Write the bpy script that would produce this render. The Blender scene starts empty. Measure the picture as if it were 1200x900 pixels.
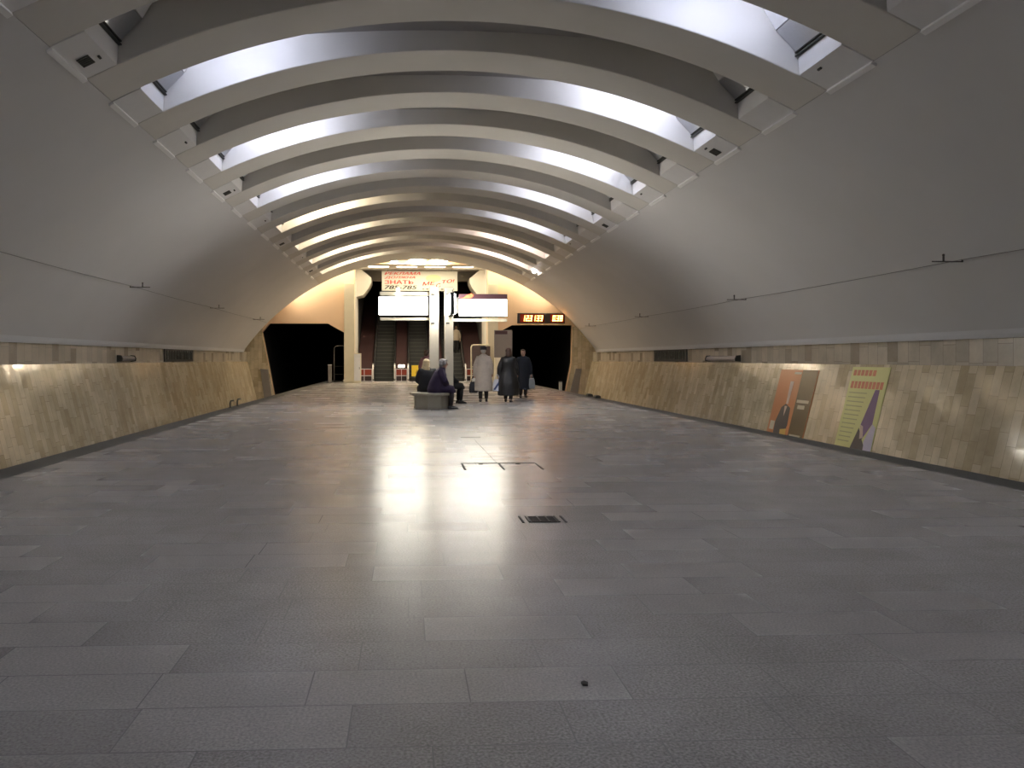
import bpy, bmesh, math, random
from math import sin, cos, pi, radians, sqrt, atan2
from mathutils import Vector, Matrix
random.seed(7)
SC = bpy.context.scene
COL = SC.collection

# ------------------------------------------------------------------ camera numbers
TH = radians(2.5); F = 930.0; PX, PY = 516.0, 421.0; CX, CZ = -0.87, 1.30
def at(px, py, Y):
    """world X, Z of a photo point on the cross-section plane at distance Y"""
    k = (px - PX) / F
    xr = Y * (k * cos(TH) + sin(TH)) / (cos(TH) - k * sin(TH))
    dc = xr * sin(TH) + Y * cos(TH)
    return CX + xr, CZ - (py - PY) / F * dc

# ------------------------------------------------------------------ materials
MATS = {}
def mat(name, col, rough=0.6, metal=0.0, var=0.0, scale=3.0, bump=0.0, spec=0.5, emit=None, estr=0.0, coat=0.0):
    if name in MATS: return MATS[name]
    m = bpy.data.materials.new(name); m.use_nodes = True
    nt = m.node_tree; b = nt.nodes['Principled BSDF']
    b.inputs['Base Color'].default_value = (*col, 1)
    b.inputs['Roughness'].default_value = rough
    b.inputs['Metallic'].default_value = metal
    b.inputs['Specular IOR Level'].default_value = spec
    if coat: b.inputs['Coat Weight'].default_value = coat
    if emit:
        b.inputs['Emission Color'].default_value = (*emit, 1)
        b.inputs['Emission Strength'].default_value = estr
    if var or bump:
        tc = nt.nodes.new('ShaderNodeTexCoord')
        n = nt.nodes.new('ShaderNodeTexNoise'); n.inputs['Scale'].default_value = scale
        n.inputs['Detail'].default_value = 4
        nt.links.new(tc.outputs['Object'], n.inputs['Vector'])
        if var:
            mx = nt.nodes.new('ShaderNodeMix'); mx.data_type = 'RGBA'
            mx.inputs[6].default_value = (*[c * (1 - var) for c in col], 1)
            mx.inputs[7].default_value = (*[min(1, c * (1 + var)) for c in col], 1)
            nt.links.new(n.outputs['Fac'], mx.inputs[0])
            nt.links.new(mx.outputs[2], b.inputs['Base Color'])
        if bump:
            bp = nt.nodes.new('ShaderNodeBump'); bp.inputs['Strength'].default_value = bump
            bp.inputs['Distance'].default_value = 0.02
            nt.links.new(n.outputs['Fac'], bp.inputs['Height'])
            nt.links.new(bp.outputs['Normal'], b.inputs['Normal'])
    MATS[name] = m
    return m

def tile_mat(name, c1, c2, mortar, roww, brickw, rough, tilt, swap, msize=0.004, noise_amt=0.25, rvar=0.0, speck=0.0, spec=0.5):
    """tiles laid in UV metres: rows of width roww, pieces of length brickw; each tile leans a hair"""
    m = bpy.data.materials.new(name); m.use_nodes = True
    nt = m.node_tree; N = nt.nodes; L = nt.links; b = N['Principled BSDF']
    uv = N.new('ShaderNodeUVMap')
    src = uv.outputs['UV']
    if swap:
        sp = N.new('ShaderNodeSeparateXYZ'); cb = N.new('ShaderNodeCombineXYZ')
        L.new(src, sp.inputs[0]); L.new(sp.outputs[1], cb.inputs[0]); L.new(sp.outputs[0], cb.inputs[1]); src = cb.outputs[0]
    br = N.new('ShaderNodeTexBrick')
    br.offset = 0.37; br.offset_frequency = 2; br.squash = 0.8; br.squash_frequency = 3
    br.inputs['Scale'].default_value = 1.0
    br.inputs['Brick Width'].default_value = brickw
    br.inputs['Row Height'].default_value = roww
    br.inputs['Mortar Size'].default_value = msize
    br.inputs['Mortar Smooth'].default_value = 0.1
    br.inputs['Color1'].default_value = (0, 0, 0, 1); br.inputs['Color2'].default_value = (1, 1, 1, 1)
    br.inputs['Mortar'].default_value = (0.5, 0.5, 0.5, 1)
    L.new(src, br.inputs['Vector'])
    bw = N.new('ShaderNodeRGBToBW'); L.new(br.outputs['Color'], bw.inputs[0])
    mx = N.new('ShaderNodeMix'); mx.data_type = 'RGBA'
    mx.inputs[6].default_value = (*c1, 1); mx.inputs[7].default_value = (*c2, 1)
    L.new(bw.outputs[0], mx.inputs[0])
    tc = N.new('ShaderNodeTexCoord')
    nz = N.new('ShaderNodeTexNoise'); nz.inputs['Scale'].default_value = 2.2; nz.inputs['Detail'].default_value = 6
    nz.inputs['Roughness'].default_value = 0.65
    L.new(tc.outputs['Object'], nz.inputs['Vector'])
    mr = N.new('ShaderNodeMapRange'); mr.inputs[1].default_value = 0.25; mr.inputs[2].default_value = 0.75
    mr.inputs[3].default_value = 1 - noise_amt; mr.inputs[4].default_value = 1 + noise_amt
    L.new(nz.outputs['Fac'], mr.inputs[0])
    mul = N.new('ShaderNodeVectorMath'); mul.operation = 'SCALE'
    L.new(mx.outputs[2], mul.inputs[0]); L.new(mr.outputs[0], mul.inputs['Scale'])
    last = mul.outputs[0]
    if speck:
        n2 = N.new('ShaderNodeTexNoise'); n2.inputs['Scale'].default_value = 90; n2.inputs['Detail'].default_value = 2
        L.new(tc.outputs['Object'], n2.inputs['Vector'])
        m2 = N.new('ShaderNodeMapRange'); m2.inputs[1].default_value = 0.3; m2.inputs[2].default_value = 0.7
        m2.inputs[3].default_value = 1 - speck; m2.inputs[4].default_value = 1 + speck
        L.new(n2.outputs['Fac'], m2.inputs[0])
        mu2 = N.new('ShaderNodeVectorMath'); mu2.operation = 'SCALE'
        L.new(last, mu2.inputs[0]); L.new(m2.outputs[0], mu2.inputs['Scale']); last = mu2.outputs[0]
    mm = N.new('ShaderNodeMix'); mm.data_type = 'RGBA'
    L.new(br.outputs['Fac'], mm.inputs[0]); L.new(last, mm.inputs[6]); mm.inputs[7].default_value = (*mortar, 1)
    L.new(mm.outputs[2], b.inputs['Base Color'])
    # roughness varies a little from tile to tile
    rr = N.new('ShaderNodeMapRange'); rr.inputs[3].default_value = rough - rvar; rr.inputs[4].default_value = rough + rvar
    L.new(bw.outputs[0], rr.inputs[0]); L.new(rr.outputs[0], b.inputs['Roughness'])
    b.inputs['Specular IOR Level'].default_value = spec
    # each tile lies at a slightly different angle
    wn = N.new('ShaderNodeTexWhiteNoise'); wn.noise_dimensions = '1D'; L.new(bw.outputs[0], wn.inputs['W'])
    sub = N.new('ShaderNodeVectorMath'); sub.operation = 'SUBTRACT'; sub.inputs[1].default_value = (0.5, 0.5, 0.5)
    L.new(wn.outputs['Color'], sub.inputs[0])
    sc = N.new('ShaderNodeVectorMath'); sc.operation = 'SCALE'; sc.inputs['Scale'].default_value = tilt
    L.new(sub.outputs[0], sc.inputs[0])
    geo = N.new('ShaderNodeNewGeometry')
    ad = N.new('ShaderNodeVectorMath'); ad.operation = 'ADD'; L.new(geo.outputs['Normal'], ad.inputs[0]); L.new(sc.outputs[0], ad.inputs[1])
    no = N.new('ShaderNodeVectorMath'); no.operation = 'NORMALIZE'; L.new(ad.outputs[0], no.inputs[0])
    L.new(no.outputs[0], b.inputs['Normal'])
    MATS[name] = m
    return m

def glow(name, col, strength):
    m = bpy.data.materials.new(name); m.use_nodes = True
    nt = m.node_tree; b = nt.nodes['Principled BSDF']
    b.inputs['Base Color'].default_value = (0.8, 0.8, 0.8, 1)
    b.inputs['Emission Color'].default_value = (*col, 1)
    b.inputs['Emission Strength'].default_value = strength
    MATS[name] = m
    return m

M_PLASTER = mat('vault_plaster', (0.69, 0.68, 0.665), 0.75, var=0.06, scale=0.6, bump=0.05)
M_RIB = mat('rib_plaster', (0.64, 0.615, 0.565), 0.7, var=0.06, scale=1.2)
M_SHELL = mat('coffer_shaded_plaster', (0.42, 0.40, 0.38), 0.8, var=0.06, scale=1.0)  # plaster darkened for the weaker light up inside the coffers
M_LIP = mat('ledge_plaster', (0.72, 0.72, 0.72), 0.6, var=0.04, scale=2)
M_WTILE = tile_mat('marble_wall_tiles', (0.45, 0.37, 0.235), (0.64, 0.555, 0.39), (0.32, 0.26, 0.17), 0.22, 0.62, 0.12, 0.012, True, 0.005, 0.22, 0.04)
M_BAND = tile_mat('marble_band_tiles', (0.34, 0.30, 0.235), (0.50, 0.445, 0.35), (0.2, 0.17, 0.13), 0.36, 0.9, 0.3, 0.01, True, 0.005, 0.2, 0.04)
M_FLOOR = tile_mat('granite_floor_slabs', (0.340, 0.326, 0.312), (0.380, 0.364, 0.349), (0.275, 0.27, 0.265), 0.333, 0.78, 0.27, 0.0035, False, 0.003, 0.14, 0.012, 0.32, 0.3)
M_EDGE = mat('edge_granite', (0.07, 0.07, 0.065), 0.5, var=0.25, scale=14)
M_TRACK = mat('track_bed_ballast', (0.03, 0.028, 0.026), 0.95, var=0.3, scale=12)
M_DARK = mat('tunnel_dark_concrete', (0.02, 0.02, 0.02), 0.95, var=0.3, scale=2)  # even near-black colour for the inside of the tunnels
M_PEACH = mat('peach_paint', (0.78, 0.56, 0.36), 0.7, var=0.04, scale=0.8)
M_CREAM = mat('cream_stone', (0.70, 0.64, 0.47), 0.45, var=0.08, scale=3)
M_HALL = mat('hall_white_paint', (0.75, 0.71, 0.62), 0.7, var=0.03, scale=1.2)
M_BEAM = mat('beam_shaded_grey', (0.22, 0.20, 0.17), 0.7, var=0.08, scale=1.5)  # the shadow on the beam is put into this grey
M_SHAFT = mat('shaft_dark_cladding', (0.10, 0.095, 0.09), 0.8, var=0.2, scale=1)
M_PANEL = mat('panel_white_paint', (0.74, 0.73, 0.715), 0.5, var=0.05, scale=5)
M_STRIP = mat('strip_light_metal', (0.9, 0.89, 0.87), 0.45, var=0.04, scale=8)
M_ALU = mat('brushed_aluminium', (0.55, 0.56, 0.58), 0.32, 0.85, var=0.06, scale=20)
M_RAIL = mat('rail_dark_metal', (0.06, 0.06, 0.05), 0.6, 0.3, var=0.1, scale=9)
M_BLACK = mat('black_plastic', (0.015, 0.015, 0.015), 0.5, var=0.1, scale=9)
M_CHROME = mat('chrome', (0.85, 0.84, 0.82), 0.3, 0.55, var=0.02, scale=9)
M_BROWN = mat('balustrade_brown_laminate', (0.05, 0.027, 0.027), 0.4, var=0.15, scale=4)
M_STEP = mat('step_metal', (0.04, 0.042, 0.038), 0.55, 0.4, var=0.15, scale=12)
M_RISER = mat('step_edge_metal', (0.10, 0.105, 0.09), 0.5, 0.4, var=0.15, scale=12)
M_RUBBER = mat('handrail_rubber', (0.02, 0.02, 0.02), 0.45, var=0.1, scale=5)
M_RED = mat('console_red_paint', (0.28, 0.04, 0.018), 0.35, var=0.08, scale=6)
M_YELLOW = mat('sign_yellow_paint', (0.75, 0.55, 0.03), 0.5, var=0.05, scale=6)
M_COLUMN = mat('pylon_stone', (0.55, 0.50, 0.385), 0.32, var=0.1, scale=5)
M_BENCH = mat('bench_stone', (0.30, 0.27, 0.20), 0.4, var=0.18, scale=9)
M_BENCHBASE = mat('bench_base_stone', (0.33, 0.30, 0.22), 0.55, var=0.16, scale=7)
M_GREYBOARD = mat('board_grey_paint', (0.22, 0.20, 0.18), 0.5, var=0.06, scale=4)
M_NAMEBOARD = mat('nameboard_dark_stone', (0.025, 0.03, 0.03), 0.45, var=0.3, scale=12)
M_NAMELET = mat('nameboard_lettering_metal', (0.10, 0.11, 0.10), 0.4, 0.5, var=0.2, scale=12)
M_PAPER = mat('banner_vinyl', (0.55, 0.53, 0.45), 0.6, var=0.02, scale=3)
M_INKRED = mat('banner_red_ink', (0.55, 0.03, 0.02), 0.6, var=0.03, scale=8)
M_INKBLACK = mat('banner_black_ink', (0.015, 0.015, 0.015), 0.6, var=0.03, scale=8)
M_INKGREEN = mat('banner_green_ink', (0.48, 0.55, 0.30), 0.6, var=0.03, scale=8)
M_SIGNTOP = mat('sign_top_brown', (0.06, 0.025, 0.03), 0.4, var=0.1, scale=5)
M_ORANGE = mat('sign_orange_ink', (0.75, 0.14, 0.05), 0.5, var=0.05, scale=5)
M_SEAM = mat('floor_seam_dark', (0.02, 0.018, 0.016), 0.8, var=0.2, scale=20)

# ------------------------------------------------------------------ mesh builder
class MB:
    def __init__(s): s.v = []; s.f = []; s.m = []; s.uv = {}; s.sm = []
    def face(s, idx, mi=0, uv=None, smooth=False):
        if uv: s.uv[len(s.f)] = uv
        s.f.append(idx); s.m.append(mi); s.sm.append(smooth)
    def quad(s, pts, mi=0, uv=None):
        n = len(s.v); s.v += [tuple(p) for p in pts]; s.face(tuple(range(n, n + len(pts))), mi, uv)
    def box(s, x0, x1, y0, y1, z0, z1, mi=0):
        n = len(s.v)
        s.v += [(x0,y0,z0),(x1,y0,z0),(x1,y1,z0),(x0,y1,z0),(x0,y0,z1),(x1,y0,z1),(x1,y1,z1),(x0,y1,z1)]
        for q in ((0,3,2,1),(4,5,6,7),(0,1,5,4),(1,2,6,5),(2,3,7,6),(3,0,4,7)):
            s.face(tuple(n + i for i in q), mi)
        return s
    def obox(s, M, sx, sy, sz, mi=0):
        """box centred on matrix M"""
        n = len(s.v)
        for z in (-.5, .5):
            for (x, y) in ((-.5,-.5),(.5,-.5),(.5,.5),(-.5,.5)):
                s.v.append(tuple(M @ Vector((x*sx, y*sy, z*sz))))
        for q in ((0,3,2,1),(4,5,6,7),(0,1,5,4),(1,2,6,5),(2,3,7,6),(3,0,4,7)):
            s.face(tuple(n + i for i in q), mi)
        return s
    def prism(s, poly, a, b, axis='y', mi=0):
        """poly is a list of 2-D points, extruded from a to b along the axis"""
        def P(p, t):
            if axis == 'y': return (p[0], t, p[1])
            if axis == 'x': return (t, p[0], p[1])
            return (p[0], p[1], t)
        n = len(s.v); k = len(poly)
        s.v += [P(p, a) for p in poly] + [P(p, b) for p in poly]
        s.face(tuple(n + i for i in range(k)), mi); s.face(tuple(n + k + i for i in reversed(range(k))), mi)
        for i in range(k):
            j = (i + 1) % k
            s.face((n + i, n + k + i, n + k + j, n + j), mi)
        return s
    def rings(s, rings, mi=0, cap=True, smooth=True):
        n = len(s.v); k = len(rings[0])
        for r in rings: s.v += [tuple(p) for p in r]
        for i in range(len(rings) - 1):
            for j in range(k):
                a = n + i*k + j; b = n + i*k + (j+1) % k
                s.face((a, b, b + k, a + k), mi, smooth=smooth)
        if cap:
            s.face(tuple(n + j for j in reversed(range(k))), mi)
            s.face(tuple(n + (len(rings)-1)*k + j for j in range(k)), mi)
        return s
    def tube(s, pts, rad, k=10, mi=0, flat=1.0):
        pts = [Vector(p) for p in pts]
        if not isinstance(rad, (list, tuple)): rad = [rad] * len(pts)
        rs = []; up = None
        for i, p in enumerate(pts):
            d = (pts[min(i+1, len(pts)-1)] - pts[max(i-1, 0)]).normalized()
            if up is None:
                up = Vector((0, 0, 1)) if abs(d.z) < 0.9 else Vector((0, 1, 0))
            a = d.cross(up).normalized(); b = a.cross(d).normalized(); up = b
            rs.append([p + (a*cos(2*pi*j/k) + b*sin(2*pi*j/k)*flat) * rad[i] for j in range(k)])
        return s.rings(rs, mi)
    def ball(s, c, r, mi=0, seg=14, ring=10, R=None):
        c = Vector(c); r = Vector(r) if not isinstance(r, (int, float)) else Vector((r, r, r))
        rs = []
        for i in range(ring + 1):
            t = -pi/2 + pi * i / ring
            t = max(-1.5, min(1.5, t))
            row = []
            for j in range(seg):
                p = Vector((cos(t)*cos(2*pi*j/seg)*r.x, cos(t)*sin(2*pi*j/seg)*r.y, sin(t)*r.z))
                if R: p = R @ p
                row.append(c + p)
            rs.append(row)
        return s.rings(rs, mi)
    def cyl(s, c, r, z0, z1, k=24, mi=0):
        s.rings([[(c[0]+cos(2*pi*j/k)*r, c[1]+sin(2*pi*j/k)*r, z) for j in range(k)] for z in (z0, z1)], mi); return s
    def build(s, name, mats, parent=None, bevel=0.0, loc=None):
        me = bpy.data.meshes.new(name)
        me.from_pydata(s.v, [], s.f)
        if not isinstance(mats, (list, tuple)): mats = [mats]
        for m in mats: me.materials.append(m)
        for i, p in enumerate(me.polygons):
            p.material_index = s.m[i]; p.use_smooth = s.sm[i]
        if s.uv:
            ul = me.uv_layers.new(name='UVMap')
            for i, p in enumerate(me.polygons):
                if i in s.uv:
                    for k, li in enumerate(p.loop_indices): ul.data[li].uv = s.uv[i][k]
        bm = bmesh.new(); bm.from_mesh(me)
        if not s.uv: bmesh.ops.recalc_face_normals(bm, faces=bm.faces)
        bm.to_mesh(me); bm.free()
        o = bpy.data.objects.new(name, me); COL.objects.link(o)
        if parent: o.parent = parent
        if loc: o.location = loc
        if bevel:
            b = o.modifiers.new('bevel', 'BEVEL'); b.width = bevel; b.segments = 2; b.limit_method = 'ANGLE'
        return o

def tag(o, label=None, cat=None, group=None, kind=None):
    if label: o['label'] = label
    if cat: o['category'] = cat
    if group: o['group'] = group
    if kind: o['kind'] = kind
    return o
def thing(name, loc, label, cat, group=None, rz=0):
    o = bpy.data.objects.new(name, None); COL.objects.link(o)
    o.location = loc; o.rotation_euler = (0, 0, rz); o.empty_display_size = 0.2
    return tag(o, label, cat, group)
def struct(o, label=None, cat=None): return tag(o, label, cat, None, 'structure')

def text_mesh(name, s, size, M, m, parent, sx=1.0, shear=0.0, depth=0.004):
    cu = bpy.data.curves.new('lettering_curve', 'FONT'); cu.body = s; cu.size = size; cu.extrude = depth; cu.shear = shear
    t = bpy.data.objects.new('lettering_tmp', cu); COL.objects.link(t)
    bpy.context.view_layer.update()
    dg = bpy.context.evaluated_depsgraph_get()
    me = bpy.data.meshes.new_from_object(t.evaluated_get(dg))
    bpy.data.objects.remove(t)
    for v in me.vertices: v.co.x *= sx
    me.transform(M); me.materials.clear(); me.materials.append(m)
    o = bpy.data.objects.new(name, me); COL.objects.link(o)
    if parent: o.parent = parent
    return o

ORD = ['first','second','third','fourth','fifth','sixth','seventh','eighth','ninth','tenth','eleventh','twelfth','thirteenth','fourteenth','fifteenth','sixteenth']

# ------------------------------------------------------------------ shell of the station
R = 11.73; ZC = -5.0
def vz(x): return ZC + sqrt(R*R - x*x)
def sz(x): return 7.08 - x*x/60.0
YB, YE = -6.0, 43.2           # back and end of the vault
YW = 44.3                     # end wall
XS, XC = 9.63, 5.5            # springing and coffer edge
PW = 5.65                     # half width of the platform
BAYL, PITCH, FIRST = 1.2, 2.19, 9.55
KS = list(range(-6, 15))
def yfar(k): return FIRST + PITCH * k

# vault flanks
for side, nm in ((-1, 'ceiling_vault_left'), (1, 'ceiling_vault_right')):
    b = MB(); n = 26; ys = [YB + (YE - YB) * i / 12 for i in range(13)]
    a0 = math.asin(XC / R); a1 = math.asin(XS / R)
    prof = [(side * R * sin(a0 + (a1 - a0) * i / n), ZC + R * cos(a0 + (a1 - a0) * i / n)) for i in range(n + 1)]
    base = len(b.v)
    for y in ys: b.v += [(p[0], y, p[1]) for p in prof]
    for i in range(len(ys) - 1):
        for j in range(n):
            q = (i*(n+1)+j, i*(n+1)+j+1, (i+1)*(n+1)+j+1, (i+1)*(n+1)+j)
            b.face(q, 0, smooth=True)
    o = struct(b.build(nm, M_PLASTER))
    # pale lip where the vault comes down on the tiled wall
    lp = MB(); x = side * XS; z = vz(XS)
    lp.prism([(x, z - 0.02), (x - side*0.035, z - 0.02), (x - side*0.075, z + 0.05), (x - side * 0.11, z + 0.13), (x, z + 0.03)], YB, YE)
    struct(lp.build('trim_1' if side < 0 else 'trim_2', M_LIP))

# shell that closes the coffers from above and at their ends
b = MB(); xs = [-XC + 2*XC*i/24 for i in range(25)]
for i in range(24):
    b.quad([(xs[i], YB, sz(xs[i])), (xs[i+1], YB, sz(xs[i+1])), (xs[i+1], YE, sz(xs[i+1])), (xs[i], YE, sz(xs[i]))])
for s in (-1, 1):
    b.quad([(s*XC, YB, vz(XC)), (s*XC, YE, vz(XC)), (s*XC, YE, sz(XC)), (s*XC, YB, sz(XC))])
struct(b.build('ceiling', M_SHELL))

# ribs
edges = [YB] + [v for k in KS for v in (yfar(k) - BAYL, yfar(k))] + [YE]
rib_spans = [(edges[i], edges[i+1]) for i in range(0, len(edges), 2) if edges[i+1] - edges[i] > 0.05]
n = 44; rx = [-XC + 2*XC*i/n for i in range(n+1)]
for (y0, y1) in rib_spans:
    b = MB()
    poly = [(x, vz(x)) for x in rx] + [(x, sz(x) + 0.02) for x in reversed(rx)]
    b.prism(poly, y0, y1)
    for i in range(2, 2 + n): b.sm[i] = False
    o = struct(b.build('ceiling_rib', M_RIB))
    bv = o.modifiers.new('bevel', 'BEVEL'); bv.width = 0.018; bv.segments = 2; bv.limit_method = 'ANGLE'; bv.angle_limit = radians(40)

# walls beside the tracks
LEAN = 0.25; ZW = 1.18; ZB = -1.15
def wallx(z): return XS - 0.03 - LEAN * (ZW - z)
for side, nm in ((-1, 'wall_left'), (1, 'wall_right')):
    b = MB(); s = side; zt = vz(XS) + 0.02
    ln = (ZW - ZB) * sqrt(1 + LEAN*LEAN)
    def q(xa, za, xb, zb, va, vb, mi):
        p = [(s*xa, YB, za), (s*xa, YW, za), (s*xb, YW, zb), (s*xb, YB, zb)]
        u = [(YB, va), (YW, va), (YW, vb), (YB, vb)]
        if s > 0: p.reverse(); u.reverse()
        b.quad(p, mi, u)
    q(wallx(ZB), ZB, wallx(ZW), ZW, 0, ln, 0)
    q(wallx(ZW), ZW, XS + 0.03, ZW + 0.004, ln, ln + 0.05, 0)
    q(XS + 0.03, ZW + 0.004, XS + 0.03, zt, 5.0, 5.0 + zt - ZW, 1)
    struct(b.build(nm, [M_WTILE, M_BAND]))

# platform and track beds
b = MB()
def fq(x0, x1, y0, y1, z): b.quad([(x0,y0,z),(x1,y0,z),(x1,y1,z),(x0,y1,z)], 0, [(x0,y0),(x1,y0),(x1,y1),(x0,y1)])
PIN = PW - 0.42
fq(-PIN, PIN, YB, YE + 6.0, 0)
struct(b.build('floor', M_FLOOR))
for side, nm in ((-1, 'trim_3'), (1, 'trim_4')):
    b = MB(); xa, xb = sorted((side*PIN, side*PW))
    b.box(xa, xb, YB, YE + 6.0, -0.16, 0.0)
    struct(b.build(nm, M_EDGE))
b = MB()
b.box(-PW + 0.25, PW - 0.25, YB, YE + 6, -1.2, -0.16)
struct(b.build('platform_base_wall', M_TRACK))
for side, nm in ((-1, 'track_bed_floor_left'), (1, 'track_bed_floor_right')):
    b = MB(); xa, xb = sorted((side*(PW - 0.3), side*9.6)); b.box(xa, xb, YB, YE + 25, -1.35, -1.15)
    struct(b.build(nm, M_TRACK))
b = MB(); b.box(-10, 10, YB - 0.2, YB, -1.2, 7.2); struct(b.build('wall_back', M_PLASTER))

# end wall with two tunnel mouths and the escalator opening
HX, HZ = 3.7, 6.58

LP = [at(316,379,YW), at(384,379,YW), at(403,390,YW)]
lp_out = at(307,389,YW)
portal_l = [(-8.05, -1.19), lp_out, LP[0], LP[1], (-4.27, LP[2][1]), (-4.27, -1.19)]
rtop = (8.5, at(679,381,YW)[1])
portal_r = [(8.0, -1.19), (8.45, 1.1), rtop, (5.1, rtop[1]), (4.27, LP[2][1]), (4.27, -1.19)]
zt_r = rtop[1]
lows = [(-10.0, lp_out[1]), lp_out, LP[0], LP[1], (-4.27, LP[2][1]), (-4.2699, -1.2), (-HX - .0001, -1.2), (-HX, HZ), (HX, HZ), (HX + .0001, -1.2), (4.2699, -1.2), (4.27, LP[2][1]), (5.1, zt_r), (8.5, zt_r), (10.0, zt_r)]
def low(x):
    for (xa, za), (xb, zb) in zip(lows, lows[1:]):
        if xa <= x <= xb: return za + (zb - za) * (x - xa) / max(1e-9, xb - xa)
    return 9
def high(x): return ZC + sqrt((R + .32)**2 - x*x)
xs = sorted(set([p[0] for p in lows] + [-10 + .25*i for i in range(81)]))
b = MB(); Y0, Y1 = YW, YW + .35
for xa, xb in zip(xs, xs[1:]):
    e_ = min(1e-5, (xb - xa)/4); za, zb = low(xa + e_), low(xb - e_); ha, hb = high(xa), high(xb)
    if xb - xa < .001:
        b.quad([(xa, Y0, za), (xa, Y0, zb), (xa, Y1, zb), (xa, Y1, za)]); continue
    if ha <= za and hb <= zb: continue
    ha, hb = max(ha, za), max(hb, zb)
    b.quad([(xa, Y0, za), (xb, Y0, zb), (xb, Y0, hb), (xa, Y0, ha)])
    b.quad([(xa, Y1, za), (xa, Y1, ha), (xb, Y1, hb), (xb, Y1, zb)])
    b.quad([(xa, Y0, za), (xa, Y1, za), (xb, Y1, zb), (xb, Y0, zb)])
for x, z in ((-4.27, LP[2][1]), (4.27, LP[2][1])):
    b.quad([(x, Y0, -1.2), (x, Y1, -1.2), (x, Y1, z), (x, Y0, z)])
b.prism([(-10.2, -1.2), (-8.05, -1.2), lp_out, (-10.2, lp_out[1])], Y0, Y1)
b.prism([(10.2, -1.2), (10.2, zt_r), (8.5, zt_r), (8.45, 1.1), (8.0, -1.2)], Y0, Y1)
struct(b.build('wall_end', M_PEACH))

# recess between the last rib and the end wall: a slightly higher vault
b = MB(); n = 48; rr = R + 0.3; am = 0.935
pr = [(rr*sin(-am + 2*am*i/n), ZC + rr*cos(-am + 2*am*i/n)) for i in range(n + 1)]
for i in range(n):
    p, q2 = pr[i], pr[i+1]
    b.quad([(p[0], YE - .02, p[1]), (q2[0], YE - .02, q2[1]), (q2[0], YW + .02, q2[1]), (p[0], YW + .02, p[1])])
struct(b.build('ceiling_recess', M_HALL))

# tiled cheeks of the end wall outside the tunnel mouths
for side in (-1, 1):
    b = MB()
    out = [(side*9.0, -1.15), (side*XS, 1.18), (side*(XS + .3), 1.9)]
    a = [9.6, 9.3, 9.0, 8.75]
    top = [(side*x, ZC + sqrt((R + .29)**2 - x*x)) for x in a]
    inn = [portal_l[1], portal_l[0]] if side < 0 else [(8.5, 3.1), (8.47, 1.1), portal_r[0]]
    poly = out + top + inn
    p3 = [(p[0], YW - 0.03, p[1]) for p in poly]; u = [(p[0], p[1] + 3) for p in poly]
    if side < 0: pass
    else: p3.reverse(); u.reverse()
    b.quad(list(reversed(p3)), 0, list(reversed(u)))
    struct(b.build('wall_end_left' if side < 0 else 'wall_end_right', M_WTILE))

# running tunnels
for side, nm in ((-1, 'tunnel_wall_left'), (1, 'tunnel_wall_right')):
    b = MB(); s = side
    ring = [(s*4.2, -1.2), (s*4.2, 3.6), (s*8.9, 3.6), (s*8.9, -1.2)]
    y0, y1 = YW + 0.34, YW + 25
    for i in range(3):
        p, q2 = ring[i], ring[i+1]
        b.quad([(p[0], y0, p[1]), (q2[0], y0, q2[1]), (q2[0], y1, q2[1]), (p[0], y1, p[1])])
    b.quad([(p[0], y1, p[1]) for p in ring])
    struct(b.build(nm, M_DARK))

# sheet-metal edging at the tunnel ends of the tiled walls
tl = MB()
p0, p1 = at(305,432,YW-.1), at(317,472,YW-.1)
tl.prism([(p0[0], p0[1]), (p0[0]+0.42, p0[1]-0.05), (p1[0]+0.12, p1[1]), (p1[0]-0.30, p1[1])], YW - 0.16, YW - 0.06)
tag(tl.build('edging_board', M_GREYBOARD), 'slanted grey edging board at the outer side of the left tunnel mouth', 'board')
tr = MB()
p0, p1 = at(678,432,YW-.1), at(668,464,YW-.1)
tr.prism([(p0[0]-.15, p0[1]), (p0[0]+0.17, p0[1]), (p1[0]+0.42, p1[1]), (p1[0]-0.05, p1[1])], YW - 0.16, YW - 0.06)
tag(tr.build('edging_board', M_GREYBOARD), 'slanted dark grey edging board at the outer side of the right tunnel mouth', 'board')

# ------------------------------------------------------------------ escalator hall
YH = 47.5
b = MB()
b.quad([(-HX, YW + .35, 0), (-HX, YH, 0), (-HX, YH, HZ), (-HX, YW + .35, HZ)])
struct(b.build('wall_hall_left', M_HALL))
b = MB()
b.quad([(HX, YH, 0), (HX, YW + .35, 0), (HX, YW + .35, HZ), (HX, YH, HZ)])
struct(b.build('wall_hall_right', M_HALL))
b = MB(); b.box(-HX - .1, HX + .1, YW + 0.05, YH + .3, HZ, HZ + .15)
b.box(-HX, HX, 45.6, 45.9, HZ - 0.10, HZ)
struct(b.build('ceiling_hall', M_HALL))
b = MB(); b.box(-HX, HX, YH, YH + .4, 5.98, HZ); struct(b.build('hall_beam', M_BEAM))
# inclined shaft
T30 = math.tan(radians(30)); YS2 = 66.0
b = MB()
zc0, zc1 = 6.0, 6.0 + (YS2 - YH - .4) * T30
for s in (-1, 1):
    b.quad([(s*HX, YH, -0.1), (s*HX, YS2, -0.1), (s*HX, YS2, zc1 + .5), (s*HX, YH, zc0 + .5)])
b.quad([(-HX, YH + .4, zc0), (HX, YH + .4, zc0), (HX, YS2, zc1), (-HX, YS2, zc1)])
b.quad([(-HX, YS2, 0), (HX, YS2, 0), (HX, YS2, zc1 + .5), (-HX, YS2, zc1 + .5)])
b.quad([(-HX, YE + 5.9, -.02), (HX, YE + 5.9, -.02), (HX, YS2, -.02), (-HX, YS2, -.02)])
struct(b.build('escalator_shaft_wall', M_SHAFT))
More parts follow.
